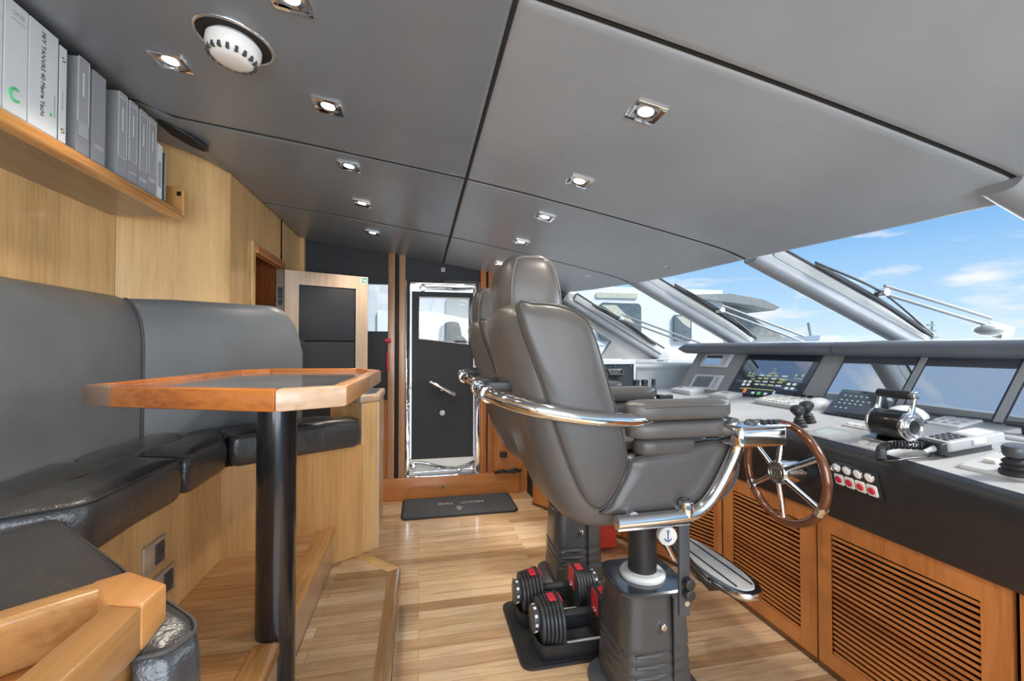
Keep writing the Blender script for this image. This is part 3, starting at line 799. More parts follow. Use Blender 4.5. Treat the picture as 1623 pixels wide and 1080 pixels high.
for x, y, s in ((1.66, 1.47, 'tiny square ceiling sensor near the windscreen above the screens'), (1.55, 2.5, 'tiny square ceiling sensor near the windscreen, second along'), (1.30, 3.25, 'tiny round ceiling sensor near the far windscreen post')):
    M = ceil_frame(x, y)
    t = thing('ceiling_sensor', s, 'sensor', (x, y, zc(x)), 'ceiling sensors')
    build('bezel', MB().prism(rrect(-.02, -.02, .02, .02, .003), -.004, .004, M), WHITEP, t)
    build('eye', MB().cyl((0, 0, .004), (0, 0, .006), .008, M=M), PANEL, t)
M = ceil_frame(-.52, 1.37)
sd = thing('smoke_detector', 'round white smoke detector on a dark ceiling recess ring', 'smoke detector', (-.52, 1.37, zc(-.52)))
build('recess_ring', MB().torus((0, 0, .002), .098, .005, M), STEEL, sd)
build('recess_plate', MB().cyl((0, 0, -.006), (0, 0, .0025), .097, M=M), GAP, sd)
build('body', MB().lathe([(.062, .002), (.07, .012), (.07, .03), (.062, .048), (.05, .060), (.035, .066), (.001, .067)], M=M, n=36), WHITEP, sd)
for i in range(18):
    a = 2 * PI * i / 18
    build('vent_slot', MB().box((.0585 * math.cos(a), .0585 * math.sin(a), .051), (.010, .008, .014), M, rz=a), PANEL, sd)
M = ceil_frame(-1.05, 2.22)
sg = thing('ceiling_speaker', 'round dark speaker grille in the ceiling past the shelf', 'speaker', (-1.05, 2.22, zc(-1.05)))
build('grille', MB().lathe([(.001, .010), (.06, .012), (.09, .008), (.098, .003), (.1, -.004)], M=M, n=40), GAP, sg)
build('rim', MB().torus((0, 0, .004), .1, .006, M), BLACKM, sg)

# ------------------------------------------------------------------ on the floor
mt = thing('door_mat', 'dark grey rectangular doormat in front of the side door', 'doormat', (.33, 3.76, 0))
build('border', MB().prism(rrect(-.14, 3.52, .81, 3.985, .05), .001, .012), MATE, mt, bevel=.004)
build('pile', MB().prism(rrect(-.125, 3.535, .795, 3.97, .045), .012, .0145), MATM, mt, bevel=.001, seg=1)
lettering('name_lettering', 'ABOUT', .062, frame((.455, 3.80, .0148), (-1, 0, 0), (0, -1, 0)), GREYT, mt)
lettering('name_lettering', 'TIME', .062, frame((.225, 3.80, .0148), (-1, 0, 0), (0, -1, 0)), GREYT, mt)
an = MB().tube([(.33, 3.64, .0152), (.33, 3.71, .0152)], .003, 6).tube([(.305, 3.665, .0152), (.31, 3.69, .0152), (.33, 3.703, .0152), (.35, 3.69, .0152), (.355, 3.665, .0152)], .003, 6)
an.tube([(.315, 3.652, .0152), (.345, 3.652, .0152)], .003, 6).torus((.33, 3.634, .0152), .006, .002, n=14, k=6)
build('anchor_emblem', an, GREYT, mt)

def dumbbell(loc, label):
    t = thing('dumbbell', label, 'dumbbell', (0, 0, 0), 'adjustable dumbbells')
    # x along the handle; handle axis at z .135
    hz = .125
    build('handle', MB().lathe([(.014, -.075), (.017, -.07), (.0185, -.03), (.019, 0), (.0185, .03), (.017, .07), (.014, .075)], M=frame((0, 0, hz), (0, 1, 0), (0, 0, 1))), RUBBER, t)
    for s in (-1, 1):
        build('collar', MB().cyl((s * .072, 0, hz), (s * .086, 0, hz), .017), CHROME, t)
        for k in range(6):
            x = s * (.094 + k * .0165); w = .0135; rr = .112 - .0035 * k
            # plate: disc with flattened sides and open slot at the top
            pts = []
            for q in range(36):
                a = 2 * PI * q / 36; px, pz = rr * math.cos(a), rr * math.sin(a) * .98
                if pz > rr * .86: pz = rr * .86
                if pz < -rr * .86: pz = -rr * .86
                pts.append((px, pz))
            M = frame((x - w / 2, 0, hz - .012), (0, 1, 0), (0, 0, 1))
            build('weight_plate', MB().prism(pts, 0, w, M), PLATE, t, bevel=.003, seg=2)
        M = frame((s * .19, 0, hz), (0, 1, 0), (0, 0, 1))
        d = build('selector_dial', MB().lathe([(.052, -.004 * s), (.055, .006 * s), (.055, .022 * s), (.045, .026 * s), (.001, .027 * s)], M=M, n=30), PANEL, t)
        for i in range(10):
            a = 2 * PI * i / 10
            build('dial_mark', MB().box((.0555 * math.cos(a), .0555 * math.sin(a), .013 * s), (.002, .012, .012), M, rz=a), LABELL, d)
        build('red_guard', MB().prism([(-.040, .0), (.040, .0), (.034, .098), (-.034, .098)], -.006, .0, frame((s * .088 if s > 0 else s * .080, 0, hz - .012), (0, 1, 0), (0, 0, 1))).bb((s * .105, -.03, hz + .080), (s * .14, .03, hz + .0875)), RED, t, bevel=.004)
    t.location = loc
    return t
def cradle(loc, label):
    t = thing('dumbbell_cradle', label, 'dumbbell cradle', (0, 0, 0), 'dumbbell cradles')
    a = MB()
    def rr(x, y, r, z): return [(p[0], p[1], z) for p in rrect(-x, -y, x, y, r, 6)]
    a.loft([rr(.195, .088, .04, 0), rr(.207, .098, .045, .03), rr(.21, .1, .045, .066), rr(.2, .091, .04, .067), rr(.192, .085, .04, .04), rr(.19, .083, .04, .010)])
    build('shell', a, BLACKM, t)
    build('centre_pad', MB().bb((-.07, -.065, .008), (.07, .065, .018)), PANEL, t, bevel=.004)
    for s in (-1, 1): build('rest_bar', MB().bb((-.08, s * .088 - .006, .062), (.08, s * .088 + .006, .070)), GREYP, t, bevel=.003)
    t.location = loc
    return t
tray = tag(build('dumbbell_tray', MB().prism(rrect(.425, 1.782, .90, 2.275, .05), .0, .012).prism(rrect(.445, 1.80, .88, 2.255, .04), .012, .0145), BLACKM), 'flat black floor tray under both dumbbell cradles', 'tray')
tray.location = (0, 0, 0.0005)
cradle((.675, 2.125, .0155), 'black dumbbell cradle farther back on the tray')
cradle((.705, 1.895, .0155), 'black dumbbell cradle at the front of the tray')
dumbbell((.675, 2.125, .024), 'adjustable black dumbbell with red guards, farther from the camera')
dumbbell((.705, 1.895, .024), 'adjustable black dumbbell with red guards, in the front cradle')

rc = thing('tool_case', 'small bright red plastic case on the floor behind the helm chairs', 'case', (1.26, 2.80, 0))
build('body', MB().bb((1.15, 2.73, .012), (1.30, 2.90, .215)), REDCASE, rc, bevel=.012)
build('lid_seam', MB().bb((1.149, 2.728, .150), (1.301, 2.902, .153)), RED, rc)
for x in (1.17, 1.28): build('foot', MB().cyl((x, 2.76, 0), (x, 2.76, .013), .01), RED, rc)
build('handle', MB().tube([(1.19, 2.80, .214), (1.19, 2.80, .235), (1.26, 2.80, .235), (1.26, 2.80, .214)], .007, 8), RED, rc)
cb = tag(build('cable_bundle', MB().tube(cr([(.68, 3.96, .205), (.74, 3.93, .225), (.80, 3.96, .21), (.86, 3.94, .23), (.92, 3.96, .208)], 6), .014, 8).tube(cr([(.69, 3.94, .206), (.76, 3.97, .22), (.84, 3.93, .206), (.93, 3.95, .222)], 6), .010, 8), RUBBER), 'tangle of black cable lying on the step right of the side door', 'cable')
so = tag(build('power_outlet', MB().bb((.70, 4.028, .325), (.82, 4.040, .395)), STEEL), 'chrome power outlet on the bulkhead right of the side door', 'power outlet')
build('plug', MB().bb((.735, 3.985, .335), (.80, 4.028, .385)), RUBBER, so, bevel=.005)
rh = thing('safety_hook', 'red safety handle hanging on the post left of the side door', 'safety handle', (-.29, 3.99, 1.4))
build('knob', MB().cyl((-.30, 3.99, 1.415), (-.245, 3.985, 1.415), .018), RED, rh, bevel=.004)
build('grip', MB().bb((-.283, 3.975, 1.15), (-.262, 3.993, 1.31)), RED, rh, bevel=.006)
fo = tag(build('floor_button', MB().sphere((-.31, 3.99, .215), .018), STEEL), 'small chrome ball on the step left of the door posts', 'button')
# ------------------------------------------------------------------ helm chairs (built at the origin facing +x, y to the chair's left)
def make_chair():
    t = thing('helm_chair', '', 'chair', (0, 0, 0), 'helm chairs')
    k = 44
    # bucket shell of the back
    tab = [(.735, -.33, -.10, .20), (.75, -.375, -.10, .24), (.80, -.425, -.12, .262), (.9, -.475, -.155, .27), (1.04, -.525, -.205, .27), (1.2, -.565, -.262, .265), (1.35, -.60, -.305, .255), (1.45, -.622, -.325, .243), (1.485, -.615, -.34, .225), (1.505, -.585, -.37, .19), (1.51, -.55, -.40, .14)]
    rings = []
    zs = [.735, .742, .755, .775] + [.80 + .65 * i / 18 for i in range(19)] + [1.465, 1.48, 1.49, 1.50, 1.508]
    for z in zs:
        xr, xf, hw = (interp([(q[0], q[j]) for q in tab], z) for j in (1, 2, 3))
        rings.append([(p[0], p[1], z) for p in sring((xr + xf) / 2, 0, (xf - xr) / 2, hw, 3.6, k)])
    sh_ = build('back_shell', MB().loft(rings), CHL, t, sharp=70)
    # side bolsters with piping
    prof = [(-.575, 1.475), (-.49, 1.215), (-.455, 1.10), (-.375, .90), (-.315, .825), (-.262, .845), (-.208, .945), (-.212, 1.04), (-.272, 1.25), (-.325, 1.41), (-.37, 1.462), (-.44, 1.487), (-.52, 1.493)]
    out = cr([(p[0], 0, p[1]) for p in prof], 5, True)
    for s in (-1, 1):
        poly = [(p.x, p.z) for p in out]
        M = Matrix(((1, 0, 0, 0), (0, 0, -s, s * .288), (0, 1, 0, 0), (0, 0, 0, 1)))
        c = V((sum(p[0] for p in poly) / len(poly), sum(p[1] for p in poly) / len(poly)))
        rr = []
        for ins, dz in ((0, -.035), (0, .004), (.012, -.0005 + .0), (.05, -.004), (.10, -.0055)):
            rr.append([M @ V((*(V(p) + (c - V(p)).normalized() * ins), .012 + (dz if ins == 0 else dz - .0))) for p in poly])
        # order: base (deep inside), border, crown
        base = [M @ V((p[0], p[1], .05)) for p in poly]; edge = [M @ V((p[0], p[1], .014)) for p in poly]
        cr1 = [M @ V((*(V(p) + (c - V(p)).normalized() * .014), .004)) for p in poly]
        cr2 = [M @ V((*(V(p) + (c - V(p)).normalized() * .06), .0)) for p in poly]
        sb = build('side_bolster', MB().loft([base, edge, cr1, cr2]), CHP, t, sharp=60)
        build('piping', MB().tube([M @ V((p[0], p[1], .012)) for p in poly], .0024, 8, closed=True), PIPE, sb)
    # headrest
    rings = []
    for z, xr, xf, hw in ((1.455, -.585, -.385, .155), (1.47, -.60, -.375, .165), (1.53, -.612, -.375, .17), (1.60, -.607, -.388, .166), (1.65, -.592, -.402, .156), (1.672, -.575, -.418, .14), (1.684, -.553, -.44, .12), (1.688, -.53, -.46, .10)):
        rings.append([(p[0], p[1], z) for p in sring((xr + xf) / 2, 0, (xf - xr) / 2, hw, 4.2, k)])
    hd = build('headrest', MB().loft(rings), CHL, t, sharp=70, sub=1)
    hp = [(-.562, 1.462), (-.572, 1.56), (-.558, 1.64), (-.535, 1.668), (-.452, 1.668), (-.425, 1.645), (-.402, 1.56), (-.398, 1.47), (-.43, 1.475), (-.5, 1.492)]
    for s in (-1, 1):
        poly = [(p.x, p.z) for p in cr([(p[0], 0, p[1]) for p in hp], 4, True)]
        def yy(z): return interp([(1.46, .166), (1.53, .1705), (1.6, .1665), (1.65, .156), (1.68, .13)], z)
        build('stitch_line', MB().tube([(p[0], s * (yy(p[1]) + .0005), p[1]) for p in poly], .0022, 6, closed=True), STITCH, hd)
    # seat
    tab = [(-.36, .775, .96, .22), (-.33, .752, .965, .25), (-.25, .742, .97, .268), (-.05, .748, .99, .272), (.08, .765, 1.008, .272), (.16, .80, 1.012, .272), (.21, .85, 1.0, .266), (.235, .90, .985, .24)]
    rings = []
    for i in range(25):
        x = -.36 + .595 * i / 24
        z0, z1, hw = (interp([(q[0], q[j]) for q in tab], x) for j in (1, 2, 3))
        rings.append([(x, p[0], p[1]) for p in sring(0, (z0 + z1) / 2, hw, (z1 - z0) / 2, 4.5, k)])
    seat = build('seat', MB().loft(rings), CHL, t, sharp=70)
    build('seat_cushion', MB().prism(rrect(-.2, -.18, .19, .18, .05), .985, 1.018), CHL, t, bevel=.014, seg=3)
    sp = [(-.205, .935), (-.19, .975), (-.12, .992), (.05, 1.018), (.17, 1.025), (.215, 1.00), (.222, .92), (.195, .86), (.13, .812), (.05, .797), (-.12, .795), (-.29, .803), (-.265, .835)]
    for s in (-1, 1):
        poly = [(p.x, p.z) for p in cr([(p[0], 0, p[1]) for p in sp], 4, True)]
        M = Matrix(((1, 0, 0, 0), (0, 0, -s, s * .290), (0, 1, 0, 0), (0, 0, 0, 1)))
        c = V((0, .91))
        base = [M @ V((p[0], p[1], .06)) for p in poly]; edge = [M @ V((p[0], p[1], .015)) for p in poly]
        c1 = [M @ V((*(V(p) + (c - V(p)).normalized() * .014), .004)) for p in poly]
        c2 = [M @ V((*(V(p) + (c - V(p)).normalized() * .05), .0)) for p in poly]
        sb = build('seat_side', MB().loft([base, edge, c1, c2]), CHP, t, sharp=60)
        build('piping', MB().tube([M @ V((p[0], p[1], .013)) for p in poly], .0023, 8, closed=True), PIPE, sb)
    # stacked arm pads
    for s in (-1, 1):
        y = s * .252
        def pad(x0, x1, z0, z1, hw):
            rg = []
            for i, q in enumerate((0, .02, .06, .15, .3, .5, .7, .85, .94, .98, 1)):
                e = min(1, math.sin(PI * min(q, 1 - q) / .5 * .5 + .0)) if min(q, 1 - q) < .5 else 1
                f_ = max(.3, min(1, (min(q, 1 - q) / .10) ** .5)) if min(q, 1 - q) < .1 else 1
                rg.append([(x0 + (x1 - x0) * q, y + p[0], (z0 + z1) / 2 + p[1]) for p in sring(0, 0, hw * f_, (z1 - z0) / 2 * (.55 + .45 * f_), 3.2, 28)])
            return MB().loft(rg)
        ar = build('armrest', pad(-.195, .20, 1.102, 1.172, .052), CHL, t, sharp=70)
        build('armrest_lower_pad', pad(-.19, .20, 1.040, 1.104, .050), CHL, ar, sharp=70)
        build('armrest_base', pad(-.165, .06, .985, 1.045, .042), CHP, ar, sharp=70)
        build('stitch_line', MB().tube([(-.15, y + s * .0525, 1.150), (.0, y + s * .0525, 1.153), (.16, y + s * .0525, 1.150)], .0014, 6), PIPE, ar)
    # chrome rail round the back, with clamps
    half = [(-.12, -.262, 1.108), (-.20, -.288, 1.110), (-.36, -.315, 1.128), (-.52, -.300, 1.158), (-.628, -.19, 1.185), (-.655, 0, 1.195)]
    path = half + [(p[0], -p[1], p[2]) for p in half[-2::-1]]
    rail = build('back_rail', MB().tube(cr(path, 8), .025, 16), CHROME, t, sharp=50)
    for s in (-1, 1):
        build('rail_clamp', MB().cyl((-.652, s * .075, 1.193), (-.648, s * .145, 1.190), .031, n=24), CHROME, rail, bevel=.006)
        build('rail_bracket', MB().box((-.60, s * .11, 1.215), (.09, .022, .035)), BLACKM, rail, bevel=.005)
        for q in range(5):
            p = cr(path, 8)[(26 + 2 * q) if s < 0 else -(27 + 2 * q)]
            build('rail_stud', MB().sphere(p + V((-.006, 0, .023)), .006, 8), CHROME, rail)
    # pedestal
    def rq(h, z, n=5): return [(p[0], p[1], z) for p in sring(0, 0, h, h * .98, n, 48)]
    build('base_flange', MB().loft([[(p[0] * 1.3, p[1], p[2]) for p in rq(a_, b_, 4)] for a_, b_ in ((.158, 0), (.158, .018), (.155, .03), (.15, .034))]), PANEL, t)
    ped = MB(); rg = []
    for i in range(33):
        z = .034 + .392 * i / 32
        h = .150 - .022 * (z / .44) ** 1.5
        for q in (.135, .175, .215): h -= .006 * math.exp(-((z - q) / .008) ** 2)
        rg.append(rq(h, z))
    pd = build('pedestal', ped.loft(rg), PEDB, t, sharp=60)
    build('pedestal_seam', MB().bb((.045, -.1475, .04), (.049, -.118, .42)), GAP, pd)
    build('pedestal_bolt', MB().cyl((.01, -.135, .315), (.01, -.148, .315), .013, n=16), CHROME, pd, bevel=.003)
    for z in (.135, .175, .215):
        build('pedestal_rib', MB().tube([(-.10, -.137, z), (-.02, -.1405, z), (.02, -.1405, z + .002)], [.004, .009, .003], 8).tube([(-.138, .1, z), (-.1405, 0, z), (-.137, -.1, z)], [.003, .009, .004], 8), PEDB, pd)
    build('pedestal_lid', MB().loft([rq(.126, .424), rq(.142, .428), rq(.144, .436), rq(.138, .442)]), PEDT, t)
    build('column_ring', MB().lathe([(.057, .44), (.088, .44), (.090, .452), (.08, .462), (.06, .464)]), WHITEP, t)
    build('column', MB().cyl((0, 0, .44), (0, 0, .745), .056, n=36), BLACKM, t)
    build('column_sleeve', MB().cyl((0, 0, .68), (0, 0, .742), .064, n=36), BLACKM, t)
    build('swivel_plate', MB().prism(rrect(-.16, -.15, .16, .15, .03), .725, .745), BLACKM, t)
    # foot rest with its arms and round badge
    ft = MB()
    def ob(a, b, z): return [(.315 + p[0], p[1] + .02, z) for p in sring(0, 0, a, b, 2.6, 48)]
    fr = build('footrest', ft.loft([ob(.082, .255, .425), ob(.092, .265, .432), ob(.094, .267, .446), ob(.088, .262, .455), ob(.074, .248, .456)]), STEEL, t, sharp=50)
    build('footrest_pad', MB().loft([ob(.072, .235, .452), ob(.072, .235, .459)]), plain('footrest_grit', (.52, .51, .49), .9, bscale=700, bstr=.8), fr)
    for x in (-.033, .033): build('grip_strip', MB().bb((.315 + x - .003, -.19, .459), (.315 + x + .003, .23, .4615)), RUBBER, fr)
    build('footrest_arm', MB().tube([(.06, -.09, .64), (.14, -.095, .53), (.24, -.095, .412), (.32, -.095, .41)], .015, 12), BLACKG, t)
    build('footrest_arm', MB().tube([(.06, .10, .64), (.14, .105, .53), (.24, .105, .412), (.32, .105, .41)], .015, 12), BLACKG, t)
    build('footrest_strut', MB().tube(cr([(.07, -.06, .58), (.12, -.07, .50), (.24, -.07, .405)], 5), .010, 10), STEEL, t)
    bd = build('pivot_badge', MB().cyl((.042, -.098, .640), (.038, -.128, .640), .036, n=32), WHITEP, t, bevel=.005)
    ma = frame((.0378, -.1287, .640), (1, 0, 0), (0, 0, 1))
    build('anchor_mark', MB().tube([(0, .018, 0), (0, -.016, 0)], .0022, 6, M=ma).tube([(-.014, -.006, 0), (-.008, -.015, 0), (0, -.018, 0), (.008, -.015, 0), (.014, -.006, 0)], .0022, 6, M=ma).torus((0, .02, 0), .004, .0015, M=ma, n=12, k=6), plain('badge_blue', (.05, .1, .3), .5), bd)
    # chrome side tube with controls box
    y = -.315
    tb_ = build('side_tube', MB().tube(cr([(-.26, y, .790), (-.10, y, .792), (.0, y, .796), (.06, y, .820), (.11, y, .875), (.165, y, .965), (.188, y, 1.02), (.182, y, 1.06), (.165, y, 1.10)], 6), .0225, 16), CHROME, t, sharp=50)
    build('tube_plate', MB().bb((-.26, y - .012, .764), (.0, y + .03, .770)), STEEL, tb_, bevel=.003)
    for x in (-.20, -.02): build('tube_mount', MB().cyl((x, y, .800), (x, y + .10, .81), .020, n=20), STEEL, tb_)
    kb = build('lock_knob', MB().cyl((-.01, y, .79), (-.01, y, .842), .023, n=28), CHROME, tb_, bevel=.003)
    build('knob_grip', MB().torus((-.01, y, .843), .014, .005, n=24, k=8), PANEL, kb)
    hb_ = build('hanger_bar', MB().box((-.005, y + .025, .630), (.040, .014, .36)), PANEL, t, bevel=.003)
    for z in (.565, .53): build('hanger_knob', MB().cyl((.0, y + .018, z), (.0, y - .01, z), .018, n=20), BLACKM, hb_, bevel=.005)
    build('hanger_bolt', MB().cyl((-.002, y + .018, .495), (-.002, y + .01, .495), .009, n=16), STEEL, hb_)
    cbx = build('control_box', MB().prism([(.155, -.375), (.335, -.375), (.335, -.255), (.155, -.255), (.14, -.29), (.14, -.35)], 1.020, 1.085), CHROME, t, bevel=.012, seg=4)
    build('control_tray', MB().bb((.150, -.382, 1.085), (.340, -.248, 1.092)), STEEL, cbx, bevel=.003)
    build('tray_screen', MB().bb((.185, -.30, 1.092), (.255, -.258, 1.0955)), YTAN, cbx)
    build('tray_knob', MB().sphere((.225, -.335, 1.094), .02, 14, sq=(1.2, 1, .75)), PANEL, cbx)
    for x in (.28, .305, .325): build('tray_button', MB().box((x, -.33, 1.097), (.014, .02, .012)), BLACKM, cbx, bevel=.002)
    build('box_badge', MB().bb((.36 - .0245, -.36, 1.03), (.3365, -.27, 1.075)), STEEL, cbx)
    return t
chair = make_chair()
chair2 = dup(chair, (.895, 2.47, 0), math.radians(-4), 'charcoal leather helm chair farther away, mostly hidden behind the front one')
chair.location = (.88, 1.62, 0)
chair['label'] = 'charcoal leather helm chair on a black pedestal beside the dumbbells, nearest the camera'
# ------------------------------------------------------------------ helm console
ST = [(.15, 1.67, 1.40), (.5, 1.67, 1.45), (.8, 1.67, 1.50), (1.2, 1.67, 1.565), (1.6, 1.67, 1.592), (2.1, 1.67, 1.59), (2.35, 1.645, 1.55), (2.6, 1.55, 1.45), (2.9, 1.38, 1.28), (3.2, 1.20, 1.10), (3.5, 1.03, .94), (3.7, .94, .865), (3.98, .92, .85)]
KT = [(.15, 2.17), (1.1, 2.15), (1.5, 2.12), (2.0, 2.085), (2.56, 2.0), (2.97, 1.93), (4.0, 1.9)]
def Bx(y): return interp([(a, b) for a, b, c in ST], y)
def Ex(y): return interp([(a, c) for a, b, c in ST], y)
def Kx(y): return interp(KT, y)
def zd(x): return max(.967, .97 + .17 * (x - 1.58))
def bay(y, t, off=0):
    """point on the sloping instrument panel, t 0 at the desk, 1 under the hood"""
    x0 = Kx(y); z0 = zd(x0); x1, z1 = x0 + .185, 1.318
    n = V((-(z1 - z0), 0, x1 - x0)).normalized()
    return V((x0 + (x1 - x0) * t, y, z0 + (z1 - z0) * t)) + n * off
con = thing('helm_console', 'long curved helm console with black padded front and pale grey desk', 'console', (1.9, 1.8, 0))
ys = [.15 + 3.83 * i / 60 for i in range(61)]
fs, dk = [], []
for y in ys:
    b, e = Bx(y), Ex(y)
    ze = zd(e)
    fs.append([(b + .02, y, .655), (b - .012, y, .657), (b - .022, y, .668), (e + .012, y, ze - .075), (e, y, ze - .04), (e + .004, y, ze - .018), (e + .020, y, ze - .004), (e + .045, y, zd(e + .045))])
    if y <= 3.30: dk.append([(e + .0445, y, zd(e + .045) + .0002), (e + .10, y, zd(e + .10)), (1.58 if e + .1 < 1.58 else e + .12, y, zd(1.58 if e + .1 < 1.58 else e + .12)), (1.75, y, zd(1.75)), (Kx(y), y, zd(Kx(y))), (Kx(y) + .02, y, zd(Kx(y)) - .03)])
build('fascia', MB().loft(fs, closed=False), FASC, con, sharp=70)
build('desk_top', MB().loft(dk, closed=False), DESK, con, sharp=70)
build('far_counter', MB().prism([(.90, 3.28), (1.62, 3.28), (1.62, 4.0), (.90, 4.0)], .90, .968), DESK, con)
yb = [.15 + 2.82 * i / 30 for i in range(31)]
build('instrument_bay', MB().loft([[bay(y, -.05), bay(y, 1.05), bay(y, 1.05) + V((.3, 0, 0)), bay(y, -.05) + V((.5, 0, -.05))] for y in yb]), BAY, con)
# hood: padded roll above the instruments, two lengths with a joint
def hood(y0, y1):
    rg = []
    for i in range(25):
        y = y0 + (y1 - y0) * i / 24; x = Kx(y) + .135
        e = min(1, max(0, min(y1 - y, 9) / .05)) if y1 > 3 else 1
        s = .35 + .65 * math.sqrt(max(0, e)) if e < 1 else 1
        prof = [(.10, -.035), (.02, -.036), (-.008, -.028), (-.022, -.008), (-.024, .012), (-.012, .032), (.02, .042), (.10, .046), (.30, .046), (.30, -.02)]
        rg.append([(x + p[0], y, 1.343 + p[1] * s) for p in prof])
    return MB().loft(rg)
build('hood', hood(.15, 1.965), HOODM, con, sharp=55)
build('hood', hood(1.972, 3.15), HOODM, con, sharp=55)
build('cheek', MB().prism([(Kx(2.97) - .004, zd(Kx(2.97)) - .01), (Kx(2.97) + .185, 1.32), (Kx(2.97) + .5, 1.32), (Kx(2.97) + .5, 1.0)], -3.0, -2.965, XZ), BAY, con)
# dash shelf between hood and windscreen, raised ledge at the far side
WBOT = [(3.16, -.3), (3.13, .95), (3.03, 2.05), (2.73, 3.07), (2.44, 4.05)]
dash = struct('trim_dash', MB().prism([(2.42, -.3), (2.42, 3.16), (2.70, 3.16)] + [(x, y) for x, y in WBOT[3::-1]], 1.27, 1.345), HOODM)
led = MB(); rg = []
for i in range(13):
    x = 1.28 + 1.25 * i / 12
    rg.append([(x, 3.27, .90), (x, 3.27, 1.165), (x, 3.262, 1.178), (x, 3.25, 1.192), (x, 3.252, 1.21), (x, 3.268, 1.222), (x, 3.30, 1.226), (x, 4.02, 1.24), (x, 4.02, .90)])
ldg = struct('trim_ledge', MB().loft(rg), DESK, sharp=60)
vt = tag(build('air_vent', MB().bb((1.66, 3.262, 1.08), (1.73, 3.27, 1.16)), PANEL), 'small black air vent on the grey ledge front behind the metal case', 'vent')
for i in range(5): build('vent_slat', MB().box((1.695, 3.26, 1.092 + .014 * i), (.062, .01, .004)), GREYP, vt)
sp = thing('ledge_speaker', 'flat round silver ring set in the grey ledge under the far windscreen post', 'speaker', (2.16, 3.55, 1.234))
build('rim', MB().torus((2.16, 3.55, 1.236), .06, .009, n=36), STEEL, sp)
build('grille', MB().cyl((2.16, 3.55, 1.231), (2.16, 3.55, 1.239), .055), GREYP, sp)

# louvred cabinets under the console
def louvre(y0, y1, label, la, lb, xz=None):
    mid = (y0 + y1) / 2
    t = thing('louvered_cabinet', label, 'cabinet', (1.67, mid, 0), 'louvered cabinets under the console')
    p, q = V((Bx(y0), y0)), V((Bx(y1), y1))
    d = (q - p).normalized(); n = V((d.y, -d.x))     # n points away from the room
    L = (q - p).length
    M = frame((p.x, p.y, 0), (d.x, d.y, 0), (0, 0, 1), (-n.x, -n.y, 0) if False else None)
    # local x along, y up, z = x cross y
    zs = 1 if (M.to_3x3() @ V((0, 0, 1))).dot(V((-1, 0, 0))) > 0 else -1
    def B(x0, z0, x1, z1, a, b): return MB().bb((x0, z0, zs * a), (x1, z1, zs * b), M)
    fr = MB()
    for q_ in ((.003, 0, la, .652), (lb, 0, L - .003, .652), (la, .58, lb, .652), (la, 0, lb, .088)):
        fr.bb((q_[0], q_[1], zs * -.02), (q_[2], q_[3], 0), M)
    build('door_frame', fr, CV, t)
    build('recess', B(la, .088, lb, .58, -.05, -.045), GAP, t)  # near-black back paints in the shade between the slats
    sl = MB(); N = 23; st_ = (.58 - .088) / N
    for i in range(N):
        z = .088 + st_ * (i + .5)
        sl.add([(la, z - st_ * .40, zs * -.004), (lb, z - st_ * .40, zs * -.004), (lb, z + st_ * .16, zs * -.004), (la, z + st_ * .16, zs * -.004),
                (la, z - st_ * 1.0, zs * -.04), (lb, z - st_ * 1.0, zs * -.04), (lb, z - st_ * .5, zs * -.04), (la, z - st_ * .5, zs * -.04)],
               [(0, 1, 2, 3), (4, 7, 6, 5), (0, 4, 5, 1), (3, 2, 6, 7), (0, 3, 7, 4), (1, 5, 6, 2)], M)
    s_ = build('louver_slats', sl, CY_, t); s_['kind'] = 'stuff'
    build('toe_strip', B(.003, 0, L - .003, .022, 0, .006), wood('toe_dark', (.12, .05, .02), (.08, .03, .012), 'Y'), t)
louvre(.30, .925, 'wooden louvered cabinet at the right photo edge, only its edge strip showing', .08, .545)
louvre(.937, 1.568, 'large louvered wooden cabinet at bottom right below the switch plate', .075, .565)
louvre(1.574, 2.155, 'louvered wooden cabinet behind the steering wheel', .08, .50)
louvre(2.163, 2.86, 'louvered wooden cabinet behind the footrest of the front helm chair', .05, .63)
louvre(2.866, 3.66, 'louvered wooden cabinet at the far end next to the doormat', .05, .74)

struct('wall_console', MB().prism([(Bx(y) + .07, y) for y in ys] + [(Bx(y) + .09, y) for y in ys[::-1]], 0, .68), GAP)
# ---- instruments in the bay
def bayq(name, y0, y1, t0, t1, mat, parent=None, a=0, b=.006, **k_):
    nu = max(1, int(abs(y1 - y0) / .06)); nv = max(1, int(abs(t1 - t0) / .2)); mb = MB()
    P = [[[bay(y0 + (y1 - y0) * i / nu, t0 + (t1 - t0) * j / nv, o) for j in range(nv + 1)] for i in range(nu + 1)] for o in (a, b)]
    def q(*v): mb.add(v, [(0, 1, 2, 3)])
    for i in range(nu):
        for k in (0, 1):
            for j in range(nv): q(P[k][i][j], P[k][i + 1][j], P[k][i + 1][j + 1], P[k][i][j + 1])
        for j in (0, nv): q(P[0][i][j], P[0][i + 1][j], P[1][i + 1][j], P[1][i][j])
    for j in range(nv):
        for i in (0, nu): q(P[0][i][j], P[0][i][j + 1], P[1][i][j + 1], P[1][i][j])
    return build(name, mb, mat, parent, **k_)
em = thing('engine_monitor', 'blue-black monitor with glowing engine gauges, left of the big dark screens', 'monitor', bay(2.3, .5))
bayq('housing', 2.055, 2.545, .0, .985, SCREENB, em, -.01, .008)
scn = bayq('screen', 2.085, 2.52, .03, .97, SCREENE, em, .008, .010)
random.seed(3)
def glyph(y, t, w, h, mat): bayq('screen_mark', y - w / 2, y + w / 2, t - h / 2, t + h / 2, mat, scn, .0099, .0105)
